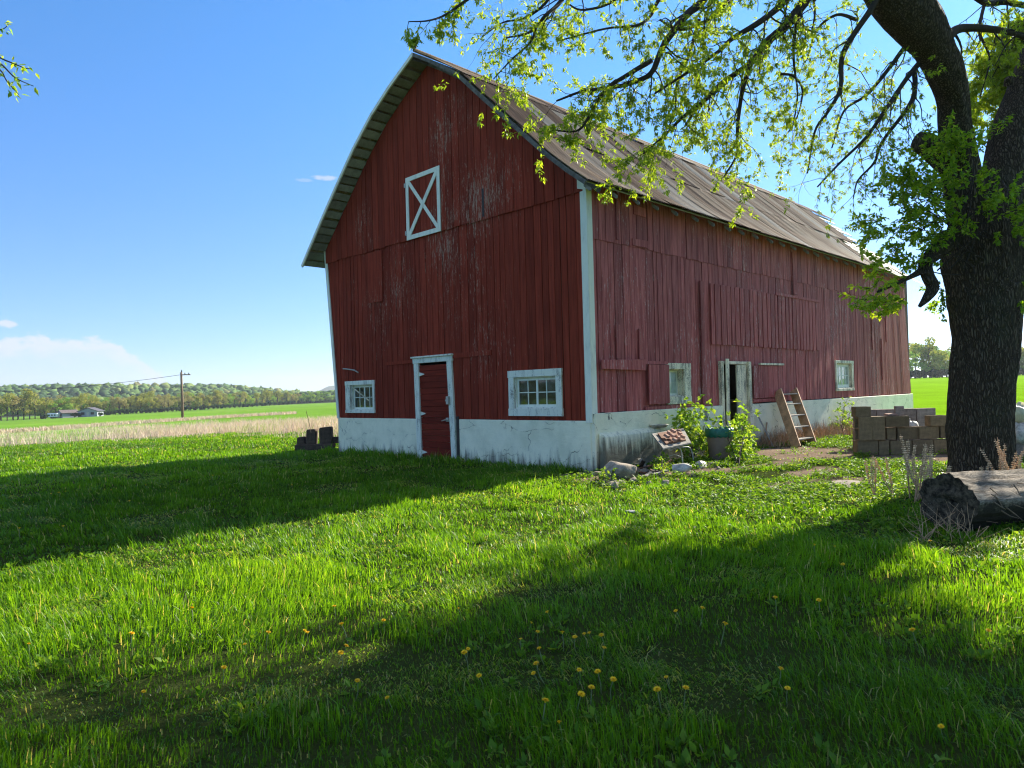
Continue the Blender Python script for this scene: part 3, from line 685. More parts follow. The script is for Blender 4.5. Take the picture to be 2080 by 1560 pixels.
wl = window('g', WL[0], WL[1], WL[2], WL[3], .028, 4, 2, .05, (.07, .22, .11, .07))
mb = MB(); mb.bar((-.03, 7.98, 1.74), (-.05, 7.22, 1.40), (0, .012, .02), (.012, 0, 0)); mb.build('leaning_slat', M_whiteworn, wl)
window('s', SW1[0], SW1[1], SW1[2], SW1[3], .024, 2, 2, .10, (.03, .26, .13, .16), mt=M_whiteworn)
window('s', SW2[0], SW2[1], SW2[2], SW2[3], .05, 4, 2, .03, (.10, .16, .09, .08), mt=M_whiteworn)
# white covers standing inside the two side windows
M_curtain = simple('white_curtain', (.93, .93, .90), .9, .03, 4, .05)
mb = MB(); mb.box(2.52, .122, 1.30, 3.12, .13, 1.92); mb.build('window_cover', M_curtain, barn)
mb = MB(); mb.box(11.78, .056, 1.34, 12.92, .066, 2.14); mb.build('window_cover', M_curtain, barn)
# shutters
def shutter(u0, u1, z0, z1, n, o, tb=.03):
    m = MB(); e = (u1-u0)/n
    for k in range(n): m.prism([(u0+k*e+.004, -o, z0+random.uniform(-.01, .01)), (u0+(k+1)*e-.004, -o, z0+random.uniform(-.01, .01)), (u0+(k+1)*e-.004, -o, z1), (u0+k*e+.004, -o, z1)], (0, tb, 0), random.random())
    return m.build('shutter', M_side, barn, bevel=.003)
shutter(1.72, 2.46, 1.19, 1.99, 2, .12)
mb = MB(); mb.box(1.64, -.085, 2.0, 2.48, -.035, 2.06, .8); mb.box(1.66, -.06, 1.07, 3.5, -.034, 1.14, .6); mb.build('shutter_rail', M_side, barn)
s2 = shutter(6.24, 7.86, 1.20, 2.0, 6, .11)
mb = MB(); mb.box(6.22, -.10, 1.10, 7.95, -.05, 1.17, .3); mb.build('shutter_rail', M_side, barn)
mb = MB(); mb.box(6.55, -.15, 2.02, 7.9, -.09, 2.07); mb.build('shutter_track', M_whiteworn, barn, bevel=.004)

# front door -----------------------------------------------------------
mb = MB()
mb.prism([(-.07, 5.05, -.1), (-.07, 5.21, -.1), (-.07, 5.27, 2.24), (-.07, 5.10, 2.24)], (.08, 0, 0))
mb.prism([(-.07, 3.80, -.1), (-.07, 3.96, -.1), (-.07, 4.06, 2.24), (-.07, 3.89, 2.24)], (.08, 0, 0))
mb.prism([(-.078, 3.87, 2.24), (-.078, 5.29, 2.24), (-.078, 5.30, 2.36), (-.078, 3.86, 2.36)], (.09, 0, 0)); mb.box(-.12, 3.84, 2.362, -.02, 5.32, 2.40)
fd = mb.build('door_frame', M_white, barn, bevel=.004)
mb = MB(); z = .02; k = 0
while z < 2.18:
    hh = random.uniform(.125, .15); f = z/2.24; a, b = 3.965+.085*f, 5.045+.05*f; z2 = min(z+hh, 2.20)
    mb.prism([(-.035-random.uniform(0, .006), a, z), (-.035, b, z), (-.035, b+.002, z2-.006), (-.035-random.uniform(0, .006), a+.005, z2-.006)], (.03, 0, 0), random.random()); z = z2; k += 1
dr = mb.build('front_door', M_door, barn)
for z in (.16, 1.06, 1.98):
    m = MB(); y0 = 5.06+.04*z/2.2; m.prism([(-.052, y0, z-.05), (-.052, y0, z+.05), (-.052, y0-.20, z+.008), (-.052, y0-.20, z-.008)], (.012, 0, 0)); m.build('hinge', M_white, dr, bevel=.002)
m = MB(); m.box(-.075, 4.03, .88, -.042, 4.12, .97); m.tube([(-.07, 4.06, .92), (-.13, 4.1, .92), (-.13, 4.2, .90)], .014, 8); m.build('handle', M_metal, dr, bevel=.003)
m = MB(); m.box(-.125, 3.96, 1.27, -.072, 4.045, 1.45); m.box(-.10, 4.045, 1.34, -.06, 4.10, 1.38); m.build('latch', M_metal, dr, bevel=.004)
m = MB(); m.box(-.05, 3.71, .0, -.03, 3.79, 1.0); m.build('gap_shade_strip', M_iron, barn)  # dark strip standing in for the shade of the gap beside the door
# hatch ----------------------------------------------------------------
mb = MB(); ht = (4.12, 5.39, 5.18, 6.67)
for k in range(5):
    e = (ht[1]-ht[0]-.1)/5; mb.prism([(-.062, ht[0]+.05+k*e+.004, ht[2]+.05), (-.062, ht[0]+.05+(k+1)*e-.004, ht[2]+.05), (-.062, ht[0]+.05+(k+1)*e-.004, ht[3]-.05), (-.062, ht[0]+.05+k*e+.004, ht[3]-.05)], (.018, 0, 0), random.random())
hd = mb.build('hayloft_door', M_red, barn)
mb = MB(); t_ = .105
mb.prism([(-.088, ht[0], ht[2]), (-.088, ht[1], ht[2]), (-.088, ht[1], ht[2]+t_), (-.088, ht[0], ht[2]+t_)], (.024, 0, 0)); mb.prism([(-.088, ht[0], ht[3]-t_), (-.088, ht[1], ht[3]-t_), (-.088, ht[1], ht[3]), (-.088, ht[0], ht[3])], (.024, 0, 0))
for a in (ht[0], ht[1]-t_): mb.prism([(-.088, a, ht[2]+t_), (-.088, a+t_, ht[2]+t_), (-.088, a+t_, ht[3]-t_), (-.088, a, ht[3]-t_)], (.024, 0, 0))
ia, ib, ic, id_ = ht[0]+t_, ht[1]-t_, ht[2]+t_, ht[3]-t_
dv = np.array([0, ib-ia, id_-ic]); dv /= np.linalg.norm(dv); pv = np.array([0, -dv[2], dv[1]])*.045
mb.bar((-.076, ia-.02, ic-.02), (-.076, ib+.02, id_+.02), pv, (.009, 0, 0))
dv2 = np.array([0, ib-ia, ic-id_]); dv2 /= np.linalg.norm(dv2); pv2 = np.array([0, -dv2[2], dv2[1]])*.055
mb.bar((-.080, ia-.02, id_+.02), (-.080, ib+.02, ic-.02), pv2, (.010, 0, 0))
mb.build('door_trim', M_whiteclean, hd, bevel=.003)
for z in (5.36, 6.50):
    m = MB(); m.box(-.095, 5.37, z-.05, -.05, 5.44, z+.05); m.build('hinge', M_metal, hd)

# side doorway ---------------------------------------------------------
mb = MB()
mb.box(4.68, -.095, -.05, 4.80, .02, 2.10); mb.prism([(4.82, -.13, .0), (4.96, -.13, .0), (4.98, -.14, 2.15), (4.84, -.14, 2.15)], (0, .03, 0)); mb.box(6.0, -.11, -.05, 6.13, .02, 2.10)
mb.box(4.80, -.06, 2.03, 6.0, .03, 2.10)
mb.build('side_door_frame', M_whiteworn, barn, bevel=.005)
mb = MB(); mb.prism([(5.50, -.04, .05), (5.98, -.05, .05), (5.98, -.05, 2.02), (5.52, -.04, 2.02)], (0, .035, 0)); mb.build('side_door', M_whiteworn, barn, bevel=.004)
mb = MB(); mb.prism([(3.86, -.125, .05), (3.95, -.125, .05), (3.95, -.125, 1.05), (3.86, -.125, 1.05)], (0, .02, 0)); mb.build('foundation_batten', M_grey_wood, barn)

# roof -----------------------------------------------------------------
def prof_pts(pts, lift):                               # offset outward along local normal
    P = np.array(pts, float); out = []
    for i in range(len(P)):
        d = P[min(i+1, len(P)-1)]-P[max(i-1, 0)]; n_ = np.array([-d[1], d[0]]); n_ /= np.linalg.norm(n_)
        if n_[1] < 0: n_ = -n_
        out.append(P[i]+n_*lift)
    return np.array(out)
rt = [(4.4, 9.12), (3.86, 8.80), (2.95, 8.20), (2.2, 7.48), (1.3, 6.63), (.5, 5.88), (0, 5.46), (-.42, 5.14)]
lt = [(4.4, 9.12), (5.33, 8.68), (6.1, 8.24), (6.9, 7.64), (7.72, 6.90), (8.42, 6.24), (9.2, 5.48), (9.58, 5.10)]
def arc(P):
    s = np.concatenate([[0], np.cumsum(np.hypot(*np.diff(P, axis=0).T))]); return s
def sheet_course(P, s0, s1, name_seed, skip=lambda x: False, lift=0.0):
    s = arc(P); Vs, Fs, As = [], [], []; base = 0; x = -.52; r_ = random.Random(name_seed); k = 0
    while x < 19.55:
        wsh = .66; x1 = min(x+wsh+.04, 19.62); att = r_.random(); e0 = r_.uniform(-.05, .05); tiltx = r_.uniform(-.025, .025); lf = lift+r_.uniform(0, .014)+.006*(k % 2)
        warp = r_.uniform(0, .035)
        if not skip(x):
            nx = max(4, int((x1-x)/.0127)); xs_ = np.linspace(x, x1, nx); seg = np.linspace(s0, s1+e0, 7)
            yy = np.interp(seg, s, P[:, 0]); zz = np.interp(seg, s, P[:, 1]); ty = np.gradient(yy); tz = np.gradient(zz); ln = np.hypot(ty, tz); ny, nz_ = -tz/ln, ty/ln
            if nz_.mean() < 0: ny, nz_ = -ny, -nz_
            wave = .011*np.cos(2*np.pi*xs_/.076)
            for i in range(7):
                l = lf + (warp*r_.random() if i == 6 else 0)
                Vs.append(np.stack([xs_+tiltx*(i/6), yy[i]+ny[i]*(l+wave), zz[i]+nz_[i]*(l+wave)], -1))
            idx = base+np.arange(6*nx).reshape(6, nx)
            Fs.append(np.stack([idx[:, :-1], idx[:, 1:], idx[:, 1:]+nx, idx[:, :-1]+nx], -1).reshape(-1, 4)); As.append(np.full(7*nx, att)); base += 7*nx
        x += wsh; k += 1
    return np.vstack(Vs), np.vstack(Fs), np.concatenate(As)
Vs, Fs, As = [], [], []; b0 = 0
for side, P in (('r', rt), ('l', lt)):
    Pp = prof_pts(P, .075); S = arc(Pp)[-1]
    sk = (lambda x: x > 15.1) if side == 'r' else (lambda x: False)
    sk2 = (lambda x: x > 17.2) if side == 'r' else (lambda x: False)
    for (q0, q1, sd, lf, skp) in ((.0, S*.30, 1, .022, lambda x: False), (S*.28, S*.66, 2, .010, sk2), (S*.64, S+.04, 3, .0, sk)):
        v, f_, a = sheet_course(Pp, q0, q1, sd*10+(side == 'l'), skp, lf); Vs.append(v); Fs.append(f_+b0); As.append(a); b0 += len(v)
roof = npmesh('roof', np.vstack(Vs), [np.vstack(Fs)], M_roof, {'rnd': np.concatenate(As)}, barn, smooth=True)
# loose fallen sheets at the far end
mb = MB(); rdd = random.Random(4)
for (x0, x1, ya, za, yb, zb) in ((15.2, 16.2, .9, 6.42, -.5, 5.20), (16.4, 17.3, 1.3, 6.60, .1, 5.45), (17.4, 18.6, 1.0, 6.30, -.6, 5.05)):
    mb.prism([(x0, ya, za+.05), (x1, ya, za+.02), (x1+.5, yb, zb), (x0+.5, yb, zb+.02)], (0, -.003, .006), rdd.random())
mb.build('loose_roof_sheet', M_roof, roof)
mb = MB()
for side, P in ((1, rt), (-1, lt)):
    Pp = prof_pts(P, .035); s = arc(Pp); S = s[-1]; u = .10
    while u < S-.05:
        wv = random.uniform(.17, .24); u1_ = min(u+wv, S-.01); a = (np.interp(u, s, Pp[:, 0]), np.interp(u, s, Pp[:, 1])); b = (np.interp(u1_, s, Pp[:, 0]), np.interp(u1_, s, Pp[:, 1]))
        tx = np.array([b[0]-a[0], b[1]-a[1]]); nn_ = np.array([-tx[1], tx[0]]); nn_ /= np.linalg.norm(nn_)
        if nn_[1] < 0: nn_ = -nn_
        xe = 19.4 if not (side == 1 and random.random() < .5) else random.uniform(17.5, 19.4)
        mb.prism([(-.50+random.uniform(0, .02), a[0], a[1]), (-.50, b[0], b[1]), (-.50, b[0]-nn_[0]*.022, b[1]-nn_[1]*.022), (-.50, a[0]-nn_[0]*.022, a[1]-nn_[1]*.022)], (xe+.5, 0, 0), random.random())
        u = u1_+random.uniform(.045, .10)
mb.build('roof_sheathing', M_soffit, roof)
def rake(P, x0, x1, lo, hi, mt, bev=.003):
    Pp = prof_pts(P, hi); Q = prof_pts(P, lo); m = MB()
    for i in range(len(Pp)-1): m.prism([(x0, *Pp[i]), (x0, *Pp[i+1]), (x0, *Q[i+1]), (x0, *Q[i])], (x1-x0, 0, 0))
    return m.build('rake_board', mt, roof)
rake(lt, -.545, -.505, -.01, .075, M_whiteclean); M_rake = simple('dark_weathered_board', (.13, .12, .10), .95, .45, 9, .6); rake(rt, -.545, -.505, -.02, .06, M_rake); rake(rt, -.085, -.055, -.09, .0, M_rake)
mb = MB()
for side, P in ((1, rt), (-1, lt)):
    Pp = prof_pts(P, -.02); Q = prof_pts(P, -.13)
    for xx in np.arange(.4, 19.2, 1.2):
        mb = MB()
        for i in range(len(Pp)-2): mb.prism([(xx, *Pp[i]), (xx, *Pp[i+1]), (xx, *Q[i+1]), (xx, *Q[i])], (.05, 0, 0))
        mb.build('rafter', M_inside, roof)
for xx in np.arange(-.35, 15.6, .72):
    m = MB(); xx += random.uniform(-.06, .06); m.prism([(xx, -.25, 5.235), (xx, -.40, 5.105), (xx, -.40, 5.06), (xx, -.37, 5.05), (xx, -.25, 5.16)], (.038, 0, 0)); m.build('rafter_tail', M_grey_wood, roof)
mb = MB(); mb.tube([(-.5, 4.4, 9.26), (19.6, 4.4, 9.26)], .045, 8); mb.build('ridge_cap', M_roof, roof)
mb = MB(); mb.tube([(-.5, 4.4, 9.24), (-.5, 4.4, 9.30)], .02, 8)
for i in range(1): mb.tube([(-.5, 4.4, 9.27+.07*(1-math.cos(math.pi*k/8))) for k in range(9)], [max(.004, .07*math.sin(math.pi*k/8)) for k in range(9)], 12)
mb.build('ridge_ball', M_iron, roof, smooth=True)
m = MB(); m.tube([onx(697, 749, -.06), onx(708, 750, -.12), onx(720, 752, -.12), onx(728, 757, -.06)], .018, 6); m.build('bracket', M_metal, barn)
m = MB(); m.box(-.055, 2.70, 5.24, -.034, 2.80, 5.84); m.build('hole_shade_plate', M_iron, barn)  # solid dark plate imitating the shade inside a hole in the boards

# ------------------------------------------------------------------ THE BIG TREE
def catmull(P, n=6):
    P = [np.array(p, float) for p in P]; P = [2*P[0]-P[1]]+P+[2*P[-1]-P[-2]]; out = []
    for i in range(1, len(P)-2):
        for k in range(n):
            u = k/n; out.append(.5*((2*P[i])+(-P[i-1]+P[i+1])*u+(2*P[i-1]-5*P[i]+4*P[i+1]-P[i+2])*u*u+(-P[i-1]+3*P[i]-3*P[i+1]+P[i+2])*u**3))
    out.append(P[-2]); return np.array(out)
def limb_mesh(mb, pts, rad, n=48, sub=10, bump=.04, freq=5.0):
    """pts 3D, rad metres; furrowed uneven limb"""
    Q = catmull([tuple(p)+(r,) for p, r in zip(pts, rad)], sub); rings = []; u = None; s = 0
    for i in range(len(Q)):
        p, r = Q[i, :3], Q[i, 3]; d = Q[min(i+1, len(Q)-1), :3]-Q[max(i-1, 0), :3]; d /= np.linalg.norm(d)
        if u is None: u = np.cross(d, (0, 1, 0)); 
        u = u-d*np.dot(u, d); u /= np.linalg.norm(u); v = np.cross(d, u)
        if i: s += np.linalg.norm(Q[i, :3]-Q[i-1, :3])
        a = np.linspace(0, 2*np.pi, n, endpoint=False)
        ridge = np.abs(fbm((np.cos(a)+2)*r*9+40, (np.sin(a)+2)*r*9+s*1.6, 3)-.5)*2
        lump = fbm((np.cos(a)+2)*1.1, (np.sin(a)+2)*1.1+s*.8, 3)-.5
        rr_ = r*(1+.22*lump)+bump*(ridge-.25)*min(1, r*3)
        rings.append(p+(np.cos(a)*rr_)[:, None]*u+(np.sin(a)*rr_)[:, None]*v)
    m = len(rings); vs = np.vstack(rings)
    fs = [(i*n+k, i*n+(k+1) % n, (i+1)*n+(k+1) % n, (i+1)*n+k) for i in range(m-1) for k in range(n)]
    fs += [tuple((m-1)*n+k for k in range(n))]
    mb.add(vs, fs)
TD = 10.45
tree = empty('old_tree', (2.4, -5.75, 0), 'huge old tree with furrowed dark trunk forking beside the barn', 'tree')
TB = np.array([2.4, -5.75, 0])
def pr(px, py, wpx, dep): return D(px, py, dep), wpx*dep/FPX/2
mb = MB()
tp = [pr(1994, 1012, 215, TD), pr(1993, 990, 172, TD), pr(1993, 950, 142, TD), pr(1991, 841, 134, TD), pr(2003, 700, 138, TD), pr(1999, 600, 148, TD), pr(1998, 540, 164, TD), pr(2002, 480, 160, TD), pr(2006, 420, 140, TD), pr(2012, 370, 110, TD)]
limb_mesh(mb, [p for p, r in tp], [r*.86 for p, r in tp], 128, 14, .055)
trunk = mb.build('trunk', M_bark, tree, smooth=True, base=TB)
mb = MB()
sl = [pr(1985, 500, 100, TD), pr(1965, 420, 92, TD-.05), pr(1950, 340, 80, TD-.1), pr(1940, 260, 70, TD-.3), pr(1935, 196, 72, TD-.5), pr(1920, 147, 80, TD-.7), pr(1898, 98, 84, TD-.9), pr(1864, 49, 106, TD-1.1), pr(1823, 0, 112, TD-1.3), pr(1775, -60, 100, TD-1.5), pr(1690, -170, 85, TD-1.8), pr(1560, -300, 66, TD-2.0), pr(1400, -400, 44, TD-2.2)]
limb_mesh(mb, [p for p, r in sl], [r*.84 for p, r in sl], 64, 10)
st_ = [pr(1945, 345, 62, TD-.1), pr(1912, 315, 54, TD-.1), pr(1885, 296, 46, TD-.15), pr(1866, 288, 40, TD-.2)]; limb_mesh(mb, [p for p, r in st_], [r for p, r in st_], 32, 5)
l1 = mb.build('limb', M_bark, tree, smooth=True, base=TB)
mb = MB()
sr = [pr(2016, 500, 110, TD), pr(2030, 420, 104, TD), pr(2046, 340, 94, TD+.1), pr(2062, 261, 92, TD+.2), pr(2084, 196, 88, TD+.3), pr(2120, 100, 84, TD+.4), pr(2180, -50, 78, TD+.6), pr(2260, -250, 64, TD+.8), pr(2330, -480, 40, TD+1)]
limb_mesh(mb, [p for p, r in sr], [r*.86 for p, r in sr], 64, 10)
k_ = [pr(2050, 170, 20, TD+.2), pr(2047, 158, 12, TD+.15)]; limb_mesh(mb, [p for p, r in k_], [r for p, r in k_], 12, 3)
mb.build('limb', M_bark, tree, smooth=True, base=TB)
mb = MB()
lo = [pr(1925, 488, 48, TD-.3), pr(1903, 510, 34, TD-.5), pr(1880, 533, 27, TD-.6), pr(1884, 560, 24, TD-.65), pr(1894, 583, 24, TD-.65), pr(1884, 603, 18, TD-.7), pr(1868, 622, 7, TD-.75)]; limb_mesh(mb, [p for p, r in lo], [r for p, r in lo], 20, 6, .02); mb.build('low_branch', M_bark, tree, smooth=True, base=TB); mb = MB()
lo = [pr(1880, 545, 18, TD-.6), pr(1850, 562, 10, TD-.7), pr(1815, 578, 8, TD-.8), pr(1782, 593, 4, TD-.9)]; limb_mesh(mb, [p for p, r in lo], [r for p, r in lo], 12, 5, .01); mb.build('low_branch', M_bark, tree, smooth=True, base=TB); mb = MB()
lo = [pr(2068, 690, 12, TD), pr(2073, 660, 8, TD), pr(2077, 610, 7, TD), pr(2080, 560, 5, TD)]; limb_mesh(mb, [p for p, r in lo], [r for p, r in lo], 10, 5, .01)
mb.build('low_branch', M_bark, tree, smooth=True, base=TB)

class Foliage:
    def __init__(s): s.P = []; s.d = []; s.L = []; s.t = []; s.W = []
    def cluster(s, p, d, rd, n=5, L=.06, tint=.5, wr=.32):
        for k in range(n):
            v = d*.5+np.array([rd.gauss(0, .55), rd.gauss(0, .55), rd.gauss(-.25, .5)]); v /= np.linalg.norm(v)
            s.P.append(p+np.array([rd.gauss(0, .012) for _ in range(3)])); s.d.append(v); s.L.append(L*rd.uniform(.6, 1.25)); s.t.append(min(1, max(0, tint+rd.gauss(0, .22)))); s.W.append(wr*rd.uniform(.8, 1.2))
    def build(s, name, mt, parent, base):
        n = len(s.P)
        if not n: return
        P = np.array(s.P)-base; d = np.array(s.d); L = np.array(s.L); nr_ = unit(np.stack([rng.normal(0, .6, n), rng.normal(0, .6, n), np.ones(n)], -1))
        V, F = leaf_arrays(P, d, nr_, L, L*np.array(s.W))
        return npmesh(name, V, [F], mt, {'rnd': np.repeat(np.array(s.t), 4)}, parent)
def rv(rd, s=1.0): return np.array([rd.gauss(0, s), rd.gauss(0, s), rd.gauss(0, s)])
def twig(mb, fo, p, d, L, r, rd, leafL, dens, depth=0, bare=.15, tint=.5, droop=.35):
    n = max(3, int(L/.09)); pts = [p]; d = d/np.linalg.norm(d)
    for i in range(n):
        d = d+rv(rd, .22)+np.array([0, 0, -droop*.25]); d /= np.linalg.norm(d); pts.append(pts[-1]+d*L/n)
    rad = [r*(1-.75*i/n) for i in range(n+1)]
    mb.tube(pts, rad, 3 if r < .006 else 5, cap=False)
    isbare = rd.random() < bare
    for i in range(1, n+1):
        f = i/n
        if depth < 2 and f > .2 and rd.random() < (.55 if depth == 0 else .35):
            s = d+rv(rd, .75); twig(mb, fo, pts[i], s, L*rd.uniform(.4, .7), rad[i]*.65, rd, leafL, dens, depth+1, bare, tint, droop)
        if not isbare and f > .2 and rd.random() < dens:
            fo.cluster(pts[i], d, rd, rd.choice((5, 6, 7, 8)), leafL, tint)
    if not isbare: fo.cluster(pts[-1], d, rd, 8, leafL, tint)
def branch(pxs, dep0, dep1, w0, w1, seed, tw=.22, leafL=.056, dens=.7, tl=(.35, .85), bare=.15, start=.12, name='branch', parent=tree, base=TB, mt=M_leaf, side=1.0, tint=.55, droop=.5):
    rd = random.Random(seed); n = len(pxs)
    pts = [D(p[0], p[1], dep0+(dep1-dep0)*i/(n-1)+rd.uniform(-.12, .12)*(0 < i)) for i, p in enumerate(pxs)]
    Q = catmull(pts, 5); m = len(Q); mb = MB(); fo = Foliage()
    rad = [(w0+(w1-w0)*(i/(m-1))**.8)*(dep0+dep1)/2/FPX/2 for i in range(m)]
    mb.tube(Q, rad, 9, jit=.12)
    seg = np.linalg.norm(np.diff(Q, axis=0), axis=1); tot = seg.sum(); s = tot*start; acc = np.concatenate([[0], np.cumsum(seg)])
    while s < tot:
        i = min(m-2, int(np.searchsorted(acc, s)-1)); f = (s-acc[i])/max(seg[i], 1e-6); p = Q[i]+(Q[i+1]-Q[i])*f; d = Q[i+1]-Q[i]; d /= np.linalg.norm(d)
        v = rv(rd, .75*side)+d*.6+np.array([0, 0, -.35]); L = rd.uniform(*tl)*(1-.35*s/tot)
        twig(mb, fo, p, v, L, max(.004, rad[i]*.32), rd, leafL, dens, 0, bare, tint, droop); s += tw*.60*rd.uniform(.6, 1.4)
    b = mb.build(name, M_twig, parent, smooth=True, base=base); f = fo.build('foliage', mt, b, base); return b, len(fo.P)
BR = [
 ([(1700, -120), (1660, -50), (1629, 10), (1593, 56), (1554, 88), (1526, 127), (1465, 170), (1420, 215), (1392, 255)], 8.7, 9.2, 30, 5, dict(tw=.2)),
 ([(1526, 127), (1508, 183), (1498, 261), (1496, 314), (1470, 360)], 9.0, 9.1, 12, 3, dict(tw=.12, dens=.9)),
 ([(1640, -60), (1596, 0), (1547, 42), (1488, 78), (1459, 105), (1400, 145), (1330, 190)], 8.9, 8.4, 18, 4, dict(tw=.17, dens=.9)),
 ([(1475, 165), (1440, 197), (1385, 240), (1354, 271), (1307, 312)], 8.8, 8.6, 12, 3, dict(tw=.14, dens=.9)),
 ([(1480, -90), (1428, 0), (1394, 31), (1348, 92), (1323, 148), (1280, 169), (1240, 178), (1185, 185), (1130, 205)], 8.2, 8.2, 20, 4, dict(tw=.15, dens=.95)),
 ([(1323, 123), (1270, 155), (1231, 181), (1205, 220), (1185, 255), (1165, 267), (1122, 264)], 8.2, 8.0, 11, 3, dict(tw=.13, dens=.85, tl=(.2, .45))),
 ([(1190, -80), (1141, 0), (1108, 31), (1077, 65), (1028, 77)], 7.6, 7.5, 12, 3, dict(tw=.16, dens=.7)),
 ([(1150, -60), (1108, 6), (1064, 37), (1021, 46), (978, 76)], 7.7, 7.5, 8, 2, dict(tw=.25, dens=.6)),
 ([(1089, 55), (1077, 86), (1037, 123), (1003, 160)], 7.6, 7.5, 7, 2, dict(tw=.15, dens=.75)),
 ([(1380, -60), (1338, 0), (1320, 34), (1292, 52), (1231, 58), (1134, 83)], 8.0, 7.8, 10, 3, dict(tw=.3, dens=.6, tl=(.2, .5))),
 ([(1020, -50), (948, 0), (905, 30), (870, 42), (830, 44)], 6.6, 6.3, 8, 2, dict(tw=.16, dens=.7, tl=(.12, .3))),
 ([(1790, -30), (1773, 13), (1714, 105), (1707, 180), (1678, 232), (1655, 268), (1640, 352)], 9.0, 9.2, 16, 3, dict(tw=.2, dens=.6, bare=.4)),
 ([(1870, 60), (1851, 78), (1805, 140), (1760, 193), (1714, 226), (1690, 300)], 9.5, 9.4, 13, 3, dict(tw=.19, dens=.75, bare=.3)),
 ([(1890, 100), (1871, 124), (1845, 155), (1799, 222), (1760, 278), (1704, 333), (1660, 380)], 9.6, 9.3, 15, 3, dict(tw=.19, dens=.7, bare=.3)),
 ([(1858, 140), (1853, 203), (1792, 288), (1776, 330), (1743, 366), (1733, 404)], 9.6, 9.5, 11, 2, dict(tw=.24, dens=.5, bare=.55)),
 ([(1915, 85), (1930, 70), (1956, 57), (2021, 60), (2077, 74), (2140, 110)], 9.8, 10.4, 24, 8, dict(tw=.3, dens=.6, bare=.4)),
 ([(1960, -30), (2000, 5), (2040, 4), (2090, 14), (2150, 30)], 9.6, 10, 16, 8, dict(tw=.3, dens=.6)),
 ([(1640, -40), (1616, 60), (1612, 120), (1620, 190), (1612, 250)], 9.0, 9.2, 9, 2, dict(tw=.16, dens=.8, bare=.2)),
 ([(1585, 150), (1612, 155), (1630, 185), (1618, 240), (1590, 285)], 9.1, 9.2, 6, 2, dict(tw=.15, dens=.8)),
 ([(1300, -90), (1270, -20), (1230, 10), (1180, 20), (1150, 5)], 7.9, 7.6, 9, 3, dict(tw=.2, dens=.8)),
 ([(1560, -60), (1480, 0), (1440, 40), (1380, 60), (1340, 40)], 8.6, 8.2, 12, 4, dict(tw=.2, dens=.8)),
 ([(1420, 40), (1400, 110), (1375, 170), (1370, 230), (1340, 290)], 8.7, 8.8, 9, 2, dict(tw=.13, dens=.9)),
 ([(1740, 40), (1700, 30), (1660, 60), (1640, 120)], 9.3, 9.3, 8, 3, dict(tw=.2, dens=.8)),
 ([(2010, -30), (1990, 60), (2010, 120), (1990, 200)], 10.8, 11, 8, 2, dict(tw=.25, dens=.5, bare=.5)),
]
tot = 0
for i, (p, d0, d1, w0, w1, kw) in enumerate(BR):
    b, k = branch(p, d0, d1, w0*1.0, w1, 100+i, **kw); tot += k
print('leaves', tot)
# leafy sucker shoots around the fork of the trunk
mb = MB(); fo = Foliage(); rd = random.Random(12)
for (cx, cy, rx, ry, dep, cnt) in ((1900, 345, 60, 60, 9.7, 30), (1850, 400, 70, 60, 9.8, 34), (1840, 470, 70, 55, 9.8, 30), (1960, 395, 70, 60, 9.65, 26), (1800, 545, 32, 30, 9.7, 10), (1798, 602, 40, 34, 9.6, 22),
                                  (1945, 300, 40, 50, 9.7, 12), (2045, 430, 45, 60, 9.7, 18), (1870, 520, 60, 35, 9.8, 16), (1985, 470, 60, 30, 9.65, 8), (2010, 290, 26, 40, 10.5, 9), (1785, 470, 20, 30, 9.8, 6), (2072, 560, 16, 90, 10.2, 8),
                                  (1905, 590, 20, 26, 10.6, 6), (1900, 420, 60, 60, 10.7, 22)):
    for k in range(cnt):
        a = rd.random()*6.28; q = math.sqrt(rd.random()); p = D(cx+rx*q*math.cos(a), cy+ry*q*math.sin(a), dep+rd.gauss(0, .22))
        root = D(1960+rd.uniform(-30, 60), 470+rd.uniform(-60, 60), 10.1); d = p-root; L = rd.uniform(.18, .34); d = d/np.linalg.norm(d)+rv(rd, .4)+np.array([0, 0, .25])
        n0 = len(fo.P); pts = [p]
        dd_ = d/np.linalg.norm(d)
        for s in range(4): dd_ = dd_+rv(rd, .2)+np.array([0, 0, -.05]); dd_ /= np.linalg.norm(dd_); pts.append(pts[-1]+dd_*L/4)
        mb.tube(pts, [.006, .005, .004, .003, .002], 3, cap=False)
        for pt in pts: fo.cluster(pt, dd_, rd, 7, .070, .62+.22*(cx < 1830)-.08*(cx > 1950), .58)
for k in range(34):
    a = D(1955+rd.uniform(-60, 90), 500-rd.uniform(-60, 150), 10.0); q = D(1870+rd.uniform(-70, 190), 400+rd.uniform(-90, 120), 9.75+rd.gauss(0, .2)); m_ = (a+q)/2+rv(rd, .08); mb.tube(catmull([a, m_, q], 4), [.011-.0008*i for i in range(9)], 4, cap=False)
sh = mb.build('sucker_shoots', M_twig, tree, base=TB); fo.build('foliage', M_leaf2, sh, TB)

